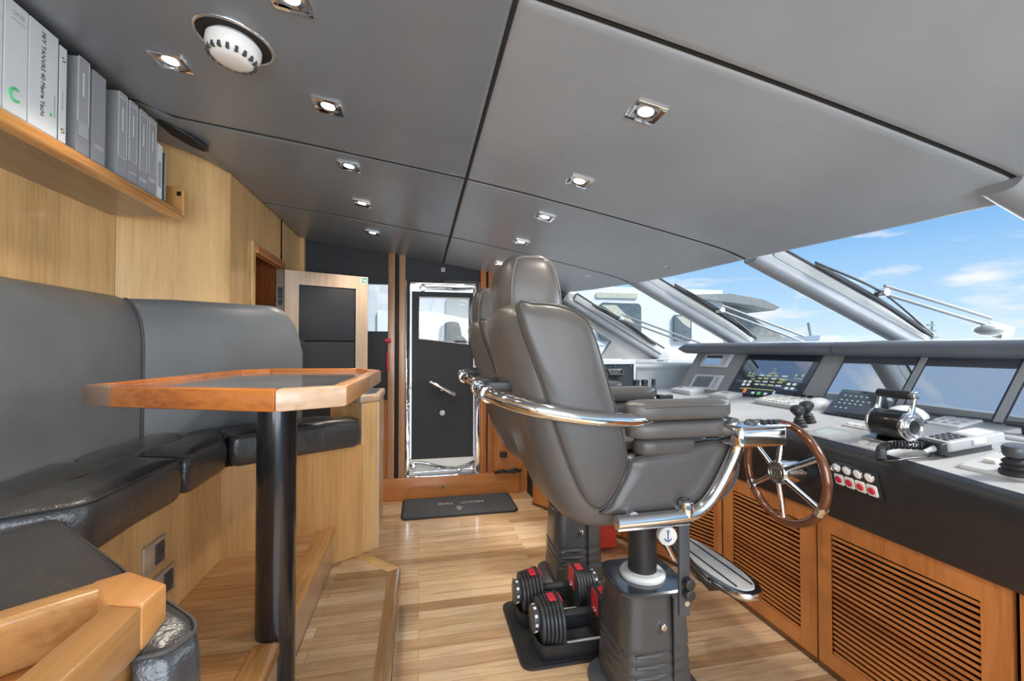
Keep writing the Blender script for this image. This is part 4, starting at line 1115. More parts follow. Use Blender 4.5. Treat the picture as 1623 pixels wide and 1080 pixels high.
for y, t, w, h, m in [(2.45, .31, .022, .05, EWHT), (2.415, .31, .022, .05, EWHT), (2.45, .24, .022, .05, EWHT), (2.415, .24, .022, .05, EWHT),
                      (2.155, .31, .022, .05, EWHT), (2.12, .31, .022, .05, EWHT), (2.155, .22, .022, .05, EWHT), (2.12, .22, .022, .05, EWHT),
                      (2.415, .10, .022, .09, EORG), (2.35, .07, .022, .045, EWHT), (2.31, .07, .024, .06, EGRN), (2.265, .07, .022, .045, EWHT), (2.215, .09, .012, .11, EBLU),
                      (2.45, .50, .008, .04, EYEL), (2.42, .50, .008, .04, EYEL), (2.435, .44, .05, .014, EYEL), (2.14, .50, .010, .05, EYEL), (2.10, .50, .010, .05, EYEL), (2.12, .43, .05, .014, EYEL)]:
    glyph(y, t, w, h, m)
for r in range(4):
    for c_ in range(4):
        glyph(2.36 - .05 * c_ + random.uniform(-.006, .006), .47 - .07 * r, .028 + .008 * random.random(), .026, EYEL if (r + c_) % 3 else EWHT)
for y, t, w in ((2.29, .62, .012), (2.29, .56, .02), (2.29, .52, .06), (2.40, .37, .03), (2.20, .37, .04), (2.19, .41, .025), (2.40, .16, .05), (2.3, .155, .15), (2.14, .03, .05), (2.44, .15, .04)):
    glyph(y, t, w, .012, EYEL)
for i, (y0, y1, s) in enumerate(((1.585, 1.925, 'large blank dark display right of the engine monitor'), (1.245, 1.555, 'large blank dark display, middle one behind the throttle lever'), (.75, 1.215, 'large blank dark display cut by the right photo edge'))):
    m_ = thing('chart_display', s, 'display', bay((y0 + y1) / 2, .5), 'blank displays in the instrument bay')
    bayq('bezel', y0 - .004, y1 + .004, .005, .985, PANEL, m_, -.01, .006)
    bayq('screen', y0 + .006, y1 - .006, .03, .965, SCREEN, m_, .006, .009)
for i, y in enumerate((1.57, 1.23)):
    bayq('trim_%d' % (7 + i), y - .012, y + .012, 0, .99, ALU, None, -.005, .012, kind='structure')
for i, (t0, t1, y0, y1) in enumerate(((.62, .95, 2.66, 2.90), (.06, .42, 2.64, 2.89))):
    s_ = thing('small_display', ['small silver-framed display, upper of the two left of the engine monitor', 'small silver-framed display, lower of the two left of the engine monitor'][i], 'display', bay(2.77, t0), 'small displays in the bay')
    fr = bayq('frame', y0, y1, t0, t1, LGREY, s_, 0, .012, bevel=.003, seg=2)
    bayq('screen', y0 + .07, y1 - .03, t0 + .05, t1 - .05, SCREEN, s_, .012, .013)
    for k in range(4): bayq('button', y0 + .018, y0 + .045, t0 + .05 + k * .065, t0 + .09 + k * .065, GREYP, s_, .012, .015)

# ---- things on the desk: local frame on the desk slope
def desk_frame(x, y, rot=0):
    s = .17 if x > 1.565 else 0
    d = V((math.cos(rot), math.sin(rot), 0)); e = V((-math.sin(rot), math.cos(rot), 0))
    d.z = s * d.x; e.z = s * e.x
    return frame((x, y, zd(x)), d, e)
def plate(name, label, cat, x, y, lx, ly, mat, h=.008, rot=0, group=None, r=.008):
    M = desk_frame(x, y, rot)
    t = thing(name, label, cat, (x, y, zd(x)), group)
    build('plate', MB().prism(rrect(-lx / 2, -ly / 2, lx / 2, ly / 2, r), -.001, h, M), mat, t, bevel=min(.002, h * .3), seg=2)
    return t, M
t, M = plate('desk_controller', 'flat grey control panel on the desk below the small displays', 'control panel', 1.93, 2.86, .13, .24, LGREY, .028)
build('panel_face', MB().prism(rrect(-.05, -.10, .05, .10, .006), .028, .030, M), WHITEP, t)
build('indicator', MB().box((-.02, .06, .031), (.014, .03, .004), M), PANEL, t)
t, M = plate('desk_controller', 'flat grey control panel with one beige key in front of the engine monitor', 'control panel', 1.955, 2.49, .12, .17, LGREY, .022)
build('panel_face', MB().prism(rrect(-.045, -.07, .045, .07, .006), .022, .024, M), WHITEP, t)
build('key', MB().box((.01, .0, .026), (.035, .07, .006), M), YTAN, t)
t, M = plate('keyboard', 'white keyboard panel with trackball mound in front of the engine monitor', 'keyboard', 2.02, 2.03, .20, .36, LGREY, .022)
for r in range(4):
    for c_ in range(9): build('key', MB().box((-.07 + .034 * r, -.05 + .026 * c_, .024), (.024, .019, .007), M), WHITEP if (r + c_) % 4 else YTAN, t)
for k in range(4): build('black_button', MB().box((.075, -.08 + .045 * k, .026), (.02, .018, .012), M), BLACKM, t)
build('dial', MB().cyl((.08, .125, .022), (.08, .125, .034), .024, M=M), BLACKM, t)
build('trackball_mound', MB().sphere((-.01, -.155, .012), .062, 20, M, (1.1, .85, .62)), LGREY, t)
def joystick(x, y, label):
    M = desk_frame(x, y); t = thing('joystick', label, 'joystick', (x, y, zd(x)), 'pair of joysticks')
    build('boot', MB().lathe([(.030, 0), (.030, .006), (.024, .010), (.028, .016), (.021, .022), (.026, .028), (.018, .034), (.022, .040), (.014, .048), (.01, .058)], M=M, n=24), RUBBER, t)
    build('knob', MB().lathe([(.012, .055), (.022, .066), (.030, .080), (.028, .094), (.018, .102), (.001, .105)], M=M, n=24), BLACKM, t)
joystick(1.69, 1.665, 'black rubber-booted joystick beside the wheel, nearer one of the pair')
joystick(1.765, 1.69, 'black rubber-booted joystick beside the wheel, farther one of the pair')
jp = tag(build('base_plate', MB().prism(rrect(-.07, -.085, .075, .06, .01), -.001, .004, desk_frame(1.735, 1.665)), DESK), 'thin dark edged plate under the two joysticks', 'plate')
# tilted touch panel
t = thing('control_tablet', 'black tilted touch panel with white symbols standing on the desk', 'touch panel', (2.0, 1.67, zd(2.0)))
Mt = frame((1.93, 1.665, zd(1.93) + .004), (0, -1, 0), (.74, 0, .67))
MB_ = MB().add([Mt @ V(p) for p in ((-.105, 0, -.012), (.105, 0, -.012), (.105, .165, -.012), (-.105, .165, -.012), (-.105, 0, .006), (.105, 0, .006), (.105, .165, .006), (-.105, .165, .006))], [(0, 3, 2, 1), (4, 5, 6, 7), (0, 1, 5, 4), (1, 2, 6, 5), (2, 3, 7, 6), (3, 0, 4, 7)])
build('panel', MB_, SCREENB, t, bevel=.004)
s_ = build('symbol_screen', MB().bb((-.09, .02, .0061), (.09, .145, .0066), Mt), SCREENB, t)
for r, n_ in ((.125, 5), (.095, 6), (.075, 5), (.045, 3)):
    for k in range(n_): build('symbol', MB().bb((-.07 + .026 * k, r - .0025, .0066), (-.060 + .026 * k, r + .0025, .007), Mt), EWHT, s_)
build('stand', MB().add([Mt @ V((-.095, .01, -.012)), Mt @ V((.095, .01, -.012)), Mt @ V((.095, .16, -.012)), Mt @ V((-.095, .16, -.012)), V((2.075, 1.76, zd(2.075))), V((2.075, 1.57, zd(2.075)))], [(0, 1, 2, 3), (0, 3, 4), (1, 5, 2), (3, 2, 5, 4), (0, 4, 5, 1)]), BLACKM, t)
# throttle lever
M = desk_frame(1.75, 1.312, 0)
t = thing('throttle_lever', 'black and chrome throttle drum with bridge handle, on the desk', 'throttle', (1.745, 1.315, zd(1.745)))
hb = .068
build('foot', MB().prism(rrect(-.055, -.085, .055, .085, .012), 0, .014, M), STEEL, t, bevel=.003)
build('drum', MB().cyl((0, .048, hb), (0, -.062, hb), .054, n=40, M=M), BLACKG, t, bevel=.006)
for y0, y1 in ((.046, .056), (-.062, -.075)):
    build('drum_cap', MB().cyl((0, y0, hb), (0, y1, hb), .055, n=40, M=M), STEEL, t, bevel=.004)
gm = frame(M @ V((0, -.076, hb)), M.to_3x3() @ V((1, 0, 0)), M.to_3x3() @ V((0, 0, 1)))
build('cap_ring', MB().torus((0, 0, 0), .040, .004, gm, n=36), CHROME, t); build('cap_ring', MB().torus((0, 0, 0), .026, .004, gm, n=30), STEEL, t)
build('cap_hub', MB().cyl((0, -.072, hb), (0, -.080, hb), .024, M=M), BLACKG, t)
for y_ in (.051, -.068):
    build('lever_arm', MB().tube([(0, y_, hb + .035), (.022, y_, hb + .07), (.036, y_, hb + .105)], [.013, .008, .008], 12, M=M), CHROME, t)
    build('lever_boss', MB().cyl((.036, y_ + .009, hb + .106), (.036, y_ - .009, hb + .106), .015, M=M), CHROME, t, bevel=.003)
build('lever_grip', MB().cyl((.036, .06, hb + .106), (.036, -.06, hb + .106), .0165, n=28, M=M), BLACKM, t, bevel=.005)
# dome behind it, button panels
t = thing('compass_dome', 'low white translucent dome behind the throttle lever', 'dome', (2.05, 1.475, zd(2.05)))
M = desk_frame(2.03, 1.475)
build('ring', MB().torus((0, 0, .004), .085, .008, M), PANEL, t)
build('dome', MB().lathe([(.08, .0), (.076, .018), (.062, .036), (.04, .050), (.02, .056), (.001, .058)], M=M, n=36), WHITEP, t)
t, M = plate('button_panel', 'flat white panel of flush buttons near the screens', 'button panel', 2.08, 1.335, .13, .12, WHITEP, .007)
for r in range(3):
    for c_ in range(3): build('button', MB().box((-.04 + .04 * r, -.035 + .035 * c_, .0075), (.018, .02, .003), M), LABELM, t)
t, M = plate('button_panel', 'narrow dark edged plate with three round white buttons left of the throttle', 'button panel', 1.84, 1.52, .055, .11, LGREY, .006)
for k in range(3): build('button', MB().cyl((0, -.034 + .034 * k, .006), (0, -.034 + .034 * k, .010), .013, M=M), WHITEP, t)
t, M = plate('button_panel', 'dark edged plate with three round white buttons at the desk edge before the throttle', 'button panel', 1.655, 1.305, .07, .14, LGREY, .006)
for k in range(3): build('button', MB().cyl((0, -.042 + .042 * k, .006), (0, -.042 + .042 * k, .011), .017, M=M), WHITEP, t)
t, M = plate('touch_display', 'square grey panel with a bright white screen at the desk edge behind the wheel', 'switch panel', 1.69, 1.525, .13, .12, GREYP, .008)
build('panel_screen', MB().prism(rrect(-.03, -.038, .035, .038, .004), .008, .0086, M), EWHT, t)
# handset with coiled cord
M = desk_frame(1.795, 1.118, math.radians(-10))
t = thing('radio_handset', 'dark grey radio handset with keypad lying on the desk', 'handset', (1.82, 1.13, zd(1.82)))
build('cradle', MB().prism(rrect(-.10, -.032, .06, .032, .008), 0, .022, M), PANEL, t, bevel=.003)
bd = build('body', MB().prism(rrect(-.105, -.045, .095, .045, .012), .022, .056, M), GREYP, t, bevel=.006)
build('end_cap', MB().prism(rrect(-.128, -.042, -.100, .042, .01), .016, .054, M), BLACKM, t, bevel=.006)
for r in range(4):
    for c_ in range(3): build('key', MB().box((-.085 + .02 * r, -.022 + .022 * c_, .0575), (.013, .015, .004), M), PANEL, bd, bevel=.001)
build('display', MB().prism(rrect(.005, -.032, .075, .032, .004), .056, .057, M), LABELL, bd)
build('talk_key', MB().box((.0, -.046, .042), (.045, .006, .018), M), LGREY, bd, bevel=.002)
p0 = M @ V((-.128, .015, .034)); p1 = V((1.545, 1.20, .995)); p2 = V((1.53, 1.165, .95))
axis = cr([p0, p0 + V((-.07, .035, .0)), V((1.60, 1.235, 1.0)), p1, V((1.527, 1.185, .97))], 60)
coil = []
for i, p in enumerate(axis):
    tn = (axis[min(i + 1, len(axis) - 1)] - axis[max(0, i - 1)]).normalized()
    u_ = tn.cross(V((0, 0, 1))).normalized(); w_ = u_.cross(tn)
    a = i * 2 * PI / 6.5; coil.append(p + (u_ * math.cos(a) + w_ * math.sin(a)) * .0125)
cd = build('coiled_cord', MB().tube(coil, .0032, 5), BLACKM, t)
build('straight_cord', MB().tube(cr([coil[-1], V((1.535, 1.15, .978)), V((1.58, 1.14, .985)), V((1.65, 1.125, .993)), M @ V((-.128, -.018, .034))], 8), .0035, 6), BLACKM, t)
build('cord_boot', MB().cyl(M @ V((-.165, -.02, .03)), M @ V((-.126, -.018, .034)), .006, .010), GREYP, t)
# joystick panel and jog levers at the right edge
t, M = plate('thruster_panel', 'grey control panel with a black joystick at the right photo edge', 'control panel', 1.725, .912, .18, .26, LGREY, .012)
build('joystick_boot', MB().lathe([(.04, .012), (.04, .02), (.03, .026), (.036, .034), (.027, .04), (.032, .048), (.022, .056), (.014, .062)], (-.065, .0, 0), M=M, n=26), RUBBER, t)
build('joystick_knob', MB().lathe([(.016, .058), (.026, .064), (.028, .072), (.028, .088), (.024, .094), (.001, .096)], (-.065, 0, 0), M=M, n=26), PANEL, t)
build('key', MB().box((-.02, .085, .017), (.025, .03, .012), M), WHITEP, t, bevel=.003)
for a, b in ((-.08, .12), (.08, .12), (-.08, -.12)): build('screw', MB().cyl((a, b, .012), (a, b, .014), .005, M=M, n=12), STEEL, t)
t, M = plate('jog_lever_panel', 'grey panel with two black jog levers at the right photo edge below the screens', 'control panel', 2.03, 1.04, .11, .22, LGREY, .010)
for k in range(2):
    build('lever_post', MB().cyl((0, .05 - .09 * k, .01), (0, .05 - .09 * k, .035), .014, M=M), BLACKM, t)
    build('lever_bar', MB().box((.0, .06 - .09 * k, .037), (.018, .085, .010), M), BLACKM, t, bevel=.003)
# switch plate on the fascia
y0, y1 = 1.235, 1.425
def fas(y, q, off):      # q 0 bottom .655 -> 1 top .895
    b = V((Bx(y) - .022, y, .668)); e = V((Ex(y) + .012, y, zd(Ex(y)) - .075))
    n = V((-(e.z - b.z), 0, e.x - b.x)).normalized()
    return b + (e - b) * q + n * off
FM = frame(fas(1.33, .86, .001), fas(1.23, .86, 0) - fas(1.43, .86, 0), fas(1.33, 1, 0) - fas(1.33, 0, 0))
t = thing('switch_plate', 'black plate of four white and four red round switches on the console front', 'switch plate', fas(1.33, .86, 0))
build('plate', MB().prism(rrect(-.095, -.055, .095, .058, .006), 0, .006, FM), BLACKM, t, bevel=.0015, seg=2)
for k in range(4):
    x = -.066 + .044 * k
    b = build('white_button', MB().cyl((x, .028, .006), (x, .028, .014), .015, M=FM), WHITEP, t, bevel=.003); build('button_ring', MB().torus((x, .028, .008), .016, .003, FM, n=24, k=8), STEEL, b)
    b = build('red_button', MB().cyl((x, -.02, .006), (x, -.02, .016), .013, M=FM), RED, t, bevel=.003)
    build('button_guard', MB().prism(rrect(x - .020, -.042, x + .020, .002, .008), .006, .011, FM), WHITEP, b, bevel=.002)
ky = build('ignition_key', MB().torus((-.066, .028, .022), .011, .003, FM, n=18, k=6).box((-.066, .028, .018), (.004, .008, .014), FM), STEEL, t)
# steering wheel
wc = V((1.45, 1.512, .846))
t = thing('steering_wheel', 'six-spoke steering wheel with wooden rim and chrome hub', 'steering wheel', wc)
WM = frame(wc, (0, -1, 0), (0, 0, 1))          # local z towards -x (the helmsman)
build('rim', MB().torus((0, 0, 0), .196, .0165, WM, n=80, k=16), RIMW, t)
sp0 = math.radians(30)
for k in range(6):
    a = sp0 + k * PI / 3
    build('spoke', MB().tube([WM @ V((.04 * math.cos(a), .04 * math.sin(a), .022)), WM @ V((.12 * math.cos(a), .12 * math.sin(a), .008)), WM @ V((.182 * math.cos(a), .182 * math.sin(a), 0))], [.012, .011, .012], 12), CHROME, t)
    if k % 3 != 1 or True:
        pass
for a in (math.radians(210), math.radians(330)):
    pts = [WM @ V((.196 * math.cos(q), .196 * math.sin(q), 0)) for q in [a + math.radians(d) for d in (-5, -2.5, 0, 2.5, 5)]]
    build('rim_clamp', MB().tube(pts, .0195, 16), CHROME, t)
build('hub', MB().cyl(WM @ V((0, 0, -.075)), WM @ V((0, 0, .030)), .047, n=40), STEEL, t, bevel=.005)
em_ = build('hub_emblem', MB().cyl(WM @ V((0, 0, .030)), WM @ V((0, 0, .034)), .040, n=36), PANEL, t)
build('emblem_ring', MB().torus((0, 0, .034), .040, .004, WM, n=36, k=8), STEEL, em_)
build('emblem_mark', MB().tube([WM @ V(p) for p in ((-.012, .018, .0345), (.014, .016, .0345), (-.014, -.016, .0345), (.012, -.018, .0345))], .0025, 6).torus((0, 0, .0345), .026, .0015, WM, n=30, k=6), BRASS, em_)
build('column', MB().cyl(WM @ V((0, 0, -.19)), WM @ V((0, 0, -.07)), .038, n=30), BLACKM, t)
build('column_flange', MB().cyl(WM @ V((0, 0, -.150)), WM @ V((0, 0, -.125)), .066, n=36), BLACKM, t, bevel=.005)
# case, binoculars and tray at the far end of the desk
t = thing('flight_case', 'dark case with silver metal edges on the far end of the desk', 'case', (1.42, 3.12, .967))
cx0, cx1, cy0, cy1, cz0, cz1 = 1.22, 1.60, 3.03, 3.24, .97, 1.265
build('body', MB().bb((cx0 + .006, cy0 + .006, cz0 + .004), (cx1 - .006, cy1 - .006, cz1 - .004)), SCREENB, t)
def rod(a, b): build('metal_edge', MB().bb([min(p, q) - .008 for p, q in zip(a, b)], [max(p, q) + .008 for p, q in zip(a, b)]), LGREY, t, bevel=.003)
for z in (cz0 + .008, cz1 - .008):
    for y in (cy0 + .006, cy1 - .006): rod((cx0 + .008, y, z), (cx1 - .008, y, z))
for x in (cx0 + .008, cx1 - .008):
    for y in (cy0 + .006, cy1 - .006): rod((x, y, cz0 + .008), (x, y, cz1 - .008))
    for z in (cz0 + .008, cz1 - .008): rod((x, cy0 + .006, z), (x, cy1 - .006, z))
build('lid_band', MB().bb((cx0, cy0 - .004, cz1 - .035), (cx1, cy0 + .01, cz1 - .012)), LGREY, t)
build('handle', MB().bb((1.36, cy0 - .012, 1.145), (1.50, cy0 + .004, 1.195)), PANEL, t, bevel=.008)
build('handle_grip', MB().tube([(1.37, cy0 - .014, 1.190), (1.38, cy0 - .03, 1.155), (1.48, cy0 - .03, 1.155), (1.49, cy0 - .014, 1.190)], .008, 8), BLACKM, t)
for x in (1.26, 1.43, 1.56): build('rivet', MB().sphere((x, cy0, 1.215), .006, 8), STEEL, t)
tr = tag(build('desk_tray', MB().prism(rrect(1.42, 2.66, 1.72, 2.86, .02), .972, 1.0), PANEL, None, bevel=.004), 'dark shallow tray holding the binoculars behind the chairs', 'tray')
bn = thing('binoculars', 'black binoculars standing upright beside the small bottle', 'binoculars', (1.50, 2.78, 1.0))
for x in (1.472, 1.535):
    build('barrel', MB().lathe([(.027, .0005), (.030, .02), (.030, .06), (.022, .085), (.021, .105), (.024, .108), (.024, .128), (.018, .13)], (x, 2.78, 1.0), n=24), BLACKM, bn)
build('bridge', MB().bb((1.49, 2.768, 1.045), (1.517, 2.792, 1.09)), BLACKM, bn, bevel=.004)
bo = thing('bottle', 'small dark slim bottle standing right of the binoculars', 'bottle', (1.587, 2.75, 1.0))
build('glass_body', MB().lathe([(.019, .0005), (.022, .01), (.022, .055), (.012, .085), (.011, .095)], (1.587, 2.75, 1.0), n=20), PANEL, bo)
build('cap', MB().cyl((1.587, 2.75, 1.095), (1.587, 2.75, 1.135), .013), BLACKM, bo)
for i, (a, b, s) in enumerate((((1.60, 2.69, 1.001), (1.70, 2.74, 1.03), 'small black box in the dark desk tray beside the bottle'), ((1.45, 2.67, 1.001), (1.56, 2.73, 1.025), 'low black gadget lying at the front of the dark desk tray'))):
    q = tag(build('gadget', MB().bb(a, b), BLACKM, None, bevel=.004), s, 'gadget'); build('button', MB().box(((a[0] + b[0]) / 2, (a[1] + b[1]) / 2, b[2] + .001), (.03, .02, .003)), GREYP, q)
# ------------------------------------------------------------------ windscreen, posts, wipers
TOP = [(1.78, -.3), (1.76, .95), (1.80, 2.05), (1.62, 3.07), (1.38, 4.03)]
POST = [((1.68, .95, 1.855), (3.0, .95, 1.36)), ((1.78, 2.05, 1.862), (2.92, 2.05, 1.37)), ((1.58, 3.07, 1.90), (2.60, 3.07, 1.37)), ((1.36, 4.0, 1.84), (2.36, 4.0, 1.27))]
for i, (a, b) in enumerate(POST):
    a, b = V(a), V(b); d = (b - a).normalized(); side = V((0, 1, 0)); up = side.cross(d); up = up if up.z > 0 else -up
    k = .95 if i < 3 else .7
    def sec(p, hw, h0, h1):
        return [p + side * q[0] + up * q[1] for q in sring(0, (h0 + h1) / 2, hw, (h1 - h0) / 2, 2.8, 28)]
    w = struct('window_post', MB().loft([sec(a + (b - a) * t_, .055 * k, -.055 * k, .045 * k) for t_ in (0, .25, .5, .75, 1)]), MULL, sharp=70)
    build('outer_frame', MB().loft([[p + side * q[0] + up * q[1] for q in ((-.052, .02), (.052, .02), (.045, .085), (-.045, .085))] for p in (a + d * .09, b)]), ALU, w, bevel=.004)
    build('gasket', MB().loft([[p + side * q[0] + up * q[1] for q in ((-.050, .085), (.050, .085), (.050, .095), (-.050, .095))] for p in (a + d * .09, b)]), RUBBER, w)
zt = [zc(x) + .02 for x, y in TOP]
for i in range(4):
    (x0, y0), (x1, y1) = TOP[i], TOP[i + 1]; (u0, v0), (u1, v1) = WBOT[i], WBOT[i + 1]
    struct('window_%d' % (3 + i), MB().add([(x0, y0, zt[i] + .02), (x1, y1, zt[i + 1] + .02), (u1, v1, 1.40), (u0, v0, 1.40)], [(0, 1, 2, 3)]), GLASS)
def wiper(i, bl, piv, mot, label, r=.07):
    t = thing('windscreen_wiper', label, 'wiper', mot, 'windscreen wipers')
    bl = [V(p) for p in bl]; piv = V(piv); mot = V(mot)
    build('blade', MB().tube(cr([bl[0], (bl[0] + bl[1]) / 2 + V((0, 0, .02)), bl[1]], 6), [.006] + [.014] * 11 + [.006], 8), RUBBER, t)
    build('blade_bow', MB().tube(cr([bl[0] + V((0, 0, .015)), piv, bl[1] + V((0, 0, .015))], 6), .007, 8), BLACKM, t)
    build('pivot', MB().cyl(piv + V((0, -.03, 0)), piv + V((0, .03, 0)), .022), STEEL, t, bevel=.004)
    for dz in (0, .045):
        build('wiper_arm', MB().tube([piv + V((0, -.015, dz - .01)), mot + V((0, 0, dz + .02))], .009, 8), WIPER, t)
    build('motor_cap', MB().sphere(mot, r, 16, None, (1.3, 1, .5)).cyl(mot + V((.05 * r / .07, -.6 * r, -.3 * r)), mot + V((.05 * r / .07, .6 * r, .15 * r)), r * .6), CAPG, t)
wiper(1, [(2.10, 1.96, 1.80), (2.94, 1.98, 1.415)], (2.52, 1.94, 1.66), (3.09, 1.80, 1.45), 'windscreen wiper on the right, its arms crossing open sky')
wiper(2, [(1.90, 2.98, 1.825), (2.63, 2.99, 1.42)], (2.27, 2.95, 1.645), (2.88, 2.78, 1.37), 'windscreen wiper on the middle pane before the dark boat windscreen', .03)
wiper(3, [(1.62, 3.92, 1.765), (2.30, 3.94, 1.38)], (1.90, 3.9, 1.64), (2.56, 3.6, 1.33), 'windscreen wiper on the far pane before the white yacht window', .03)
# ------------------------------------------------------------------ outside
struct('foredeck', MB().prism([(2.95, -1.5), (3.18, -.3), (3.15, .95), (3.05, 2.05), (2.75, 3.07), (2.46, 4.05), (3.2, 4.2), (4.5, 3.6), (6.2, 2.4), (7.2, .5), (7.2, -1.5)], 1.0, 1.12), DECK)
struct('ground_water', MB().bb((-140, -90, -3.05), (160, 160, -3.0)), WATER)
YF = 9.0
def wl_(name, pts, y0, y1, mat, parent=None, **k): return build(name, MB().prism(pts, -y1, -y0, XZ), mat, parent, **k)
yt = thing('motor_yacht', 'big white motor yacht moored alongside, seen through door and far windows', 'yacht', (1, 11, -3))
wl_('hull', [(-9, -3.2), (10.2, -3.2), (12.2, .7), (-9, .7)], YF - .6, YF + 4.5, YACHT, yt)
wl_('cabin', [(-9, .7), (7.0, .7), (7.0, 2.72), (-9, 2.72)], YF, YF + 4, YACHT, yt)
wl_('cabin_front', [(7.0, .7), (10.3, .7), (9.25, 1.42), (7.25, 2.48), (7.0, 2.50)], YF + .2, YF + 3.8, YMESH, yt)
wl_('roof_brim', [(6.2, 2.58), (7.1, 2.62), (8.0, 2.50), (8.45, 2.33), (8.3, 2.25), (7.7, 2.36), (6.2, 2.50)], YF - .15, YF + 4.1, ALU, yt)
wl_('cabin_panel', [(-9, .7), (1.9, .7), (1.9, 2.7), (-9, 2.7)], YF - .05, YF, plain('yacht_shadow_side', (.66, .67, .68), .3), yt)
def ywin(x0, z0, x1, z1, m=YGREY, d=.03):
    f = wl_('cabin_window', rrect(x0, z0, x1, z1, min(.12, (x1 - x0) * .15)), YF - .05 - d, YF + .02, m, yt, bevel=.01)
    return f
f = ywin(3.86, 1.5, 4.86, 2.36); wl_('blind', [(3.9, 2.3), (4.25, 2.3), (4.7, 1.9), (4.45, 1.95)], YF - .085, YF - .08, YTAN, f)
f = ywin(5.68, 1.5, 6.12, 2.12); wl_('blind', [(5.72, 2.08), (6.08, 2.08), (6.08, 1.8), (5.9, 1.9)], YF - .085, YF - .08, YTAN, f)
wl_('name_strip', rrect(3.8, 2.46, 4.8, 2.58, .04), YF - .03, YF, YTAN, yt)
ywin(-.83, 1.3, -.2, 2.1, plain('curtain_grey', (.33, .36, .36), .3)); ywin(.52, 1.35, 1.25, 2.4, plain('curtain_beige', (.36, .36, .33), .4)); ywin(-2.2, 1.3, -1.2, 2.2)
lamp_ = build('rail_fitting', MB().cyl((.80, YF - .2, 1.42), (.80, YF - .2, 1.50), .12), PANEL, yt)
wl_('side_deck', [(-9, .62), (11.5, .62), (11.5, .72), (-9, .72)], YF - .62, YF + .1, YACHT, yt)
def far_yacht(x, y, L, H, label):
    t = thing('distant_yacht', label, 'yacht', (x, y, -3))
    a = V((x, y, 0))
    def bx(n, pts, w, m): build(n, MB().prism([(x + p[0] * L, -3 + p[1] * H) for p in pts], -(y + w), -y, XZ), m, t)
    bx('hull', [(0, -.02), (.95, -.02), (1.05, .42), (0, .38)], 8, YACHT)
    bx('upper_deck', [(.05, .38), (.85, .40), (.62, .66), (.1, .66)], 6.5, YACHT)
    bx('window_band', [(.12, .47), (.76, .47), (.70, .56), (.12, .56)], 6.55, YGREY)
    bx('flybridge', [(.12, .66), (.52, .66), (.38, .80), (.16, .80)], 5, YACHT)
    build('mast', MB().cyl((x + .25 * L, y + 2, -3 + .8 * H), (x + .22 * L, y + 2, -3 + 1.0 * H), .12), ALU, t)
far_yacht(37.5, 36, 10, 7.0, 'distant white yacht low on the horizon between the two windscreen posts')
m_ = thing('radar_mast', 'thin distant grey mast with radar bars standing above the hood', 'mast', (53, 36, -3))
build('pole', MB().cyl((53, 36, -3), (53.4, 36, 4.2), .10), GREYP, m_)
for z, l in ((2.5, 1.8), (3.2, 1.3), (3.8, .9)): build('radar_bar', MB().box((53.2, 36, z), (l, .2, .14)), GREYP, m_)
# dock with low buildings far away through the side window
dk_ = thing('dock_shed', 'pale low dock building far beyond the side window', 'building', (18, 46, -3))
build('wall', MB().bb((10, 44, -3), (24, 50, 1.6)), PAPER, dk_); build('roof', MB().bb((9.6, 43.6, 1.6), (24.4, 50.4, 2.0)), GREYP, dk_)

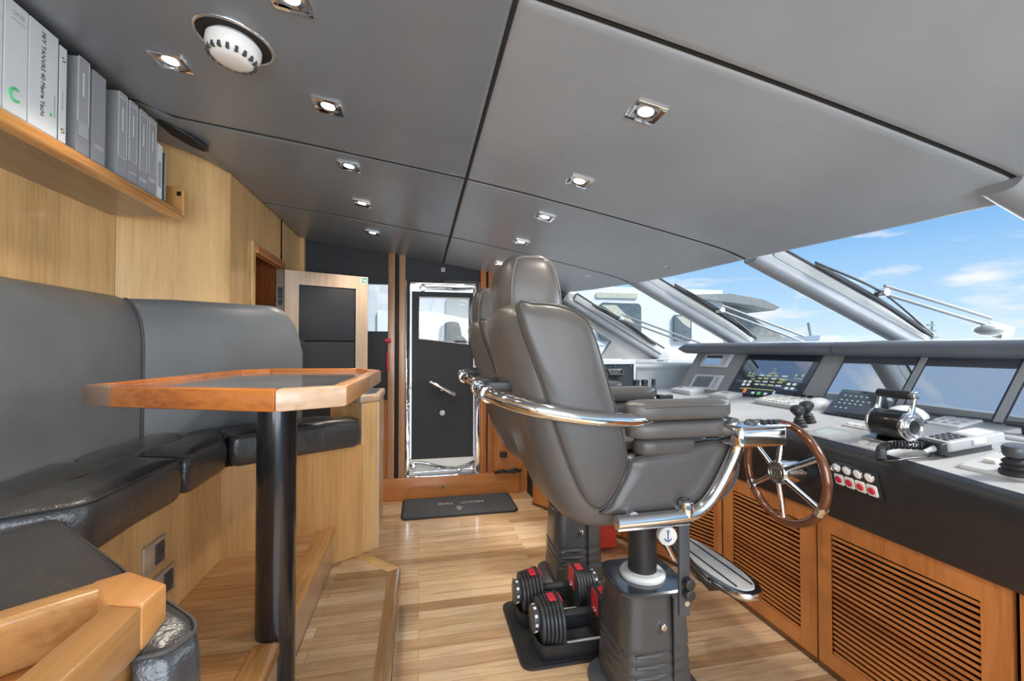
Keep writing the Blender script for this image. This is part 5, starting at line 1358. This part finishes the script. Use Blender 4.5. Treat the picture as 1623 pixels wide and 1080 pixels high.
# ------------------------------------------------------------------ light, sky, camera
w = bpy.data.worlds.new('sky'); SC.world = w; w.use_nodes = True; nt = w.node_tree; nt.nodes.clear()
out = nt.nodes.new('ShaderNodeOutputWorld'); bg = nt.nodes.new('ShaderNodeBackground')
tc = nt.nodes.new('ShaderNodeTexCoord'); sx = nt.nodes.new('ShaderNodeSeparateXYZ')
nt.links.new(tc.outputs['Generated'], sx.inputs[0])
sky = ramp(nt, sx.outputs['Z'], [(0.0, (.62, .76, .84)), (.08, (.42, .63, .84)), (.22, (.20, .44, .78)), (.6, (.30, .48, .74)), (1, (.50, .60, .75))])
mp = nt.nodes.new('ShaderNodeMapping'); mp.inputs['Scale'].default_value = (2.2, 2.2, 8.5); mp.inputs['Location'].default_value = (.35, .1, .2)
nt.links.new(tc.outputs['Generated'], mp.inputs[0])
cl = noise(nt, mp.outputs[0], 2.1, 5, .55, .25)
cr_ = nt.nodes.new('ShaderNodeMapRange'); cr_.inputs[1].default_value = .53; cr_.inputs[2].default_value = .66; cr_.clamp = True
nt.links.new(cl, cr_.inputs[0])
mx = nt.nodes.new('ShaderNodeMix'); mx.data_type = 'RGBA'; nt.links.new(cr_.outputs[0], mx.inputs[0]); nt.links.new(sky, mx.inputs[6]); mx.inputs[7].default_value = (.78, .80, .82, 1)
nt.links.new(mx.outputs[2], bg.inputs[0]); bg.inputs[1].default_value = 1.0
nt.links.new(bg.outputs[0], out.inputs[0])
S = bpy.data.lights.new('sun', 'SUN'); S.energy = 4.2; S.angle = math.radians(18); S.color = (1, .97, .92)
so_ = bpy.data.objects.new('sun', S); COL.objects.link(so_)
so_.rotation_euler = V((-.55, .50, -.80)).to_track_quat('-Z', 'Y').to_euler()

def fill_light(loc, target, sx_, sy_, e, col=(.93, .97, 1)):
    L = bpy.data.lights.new('window_daylight', 'AREA'); L.shape = 'RECTANGLE'; L.size = sx_; L.size_y = sy_; L.energy = e; L.color = col
    o = bpy.data.objects.new('window_daylight', L); COL.objects.link(o); o.location = loc
    o.rotation_euler = (V(target) - V(loc)).to_track_quat('-Z', 'Y').to_euler()
fill_light((.3, -1.5, 1.35), (.3, 2, 1.3), 2.8, 1.6, 76, (.84, .92, 1))          # added fill light at the open near side of the wheelhouse
fill_light((3.3, 1.8, 1.62), (.6, 1.9, 1.75), 4.2, .7, 66, (.84, .92, 1))          # added fill light over the foredeck, shining in through the windscreen
cam = bpy.data.cameras.new('camera'); co = bpy.data.objects.new('camera', cam); COL.objects.link(co)
cam.sensor_width = 36; cam.lens = 690 / 1623 * 36; cam.clip_start = .03; cam.clip_end = 600
co.location = (0, 0, 1.35); co.rotation_euler = (math.radians(91), 0, math.radians(-12))
SC.camera = co
SC.view_settings.view_transform = 'Standard'; SC.view_settings.look = 'None'; SC.view_settings.gamma = 1
SC.view_settings.use_curve_mapping = False
SC.view_settings.exposure = .35
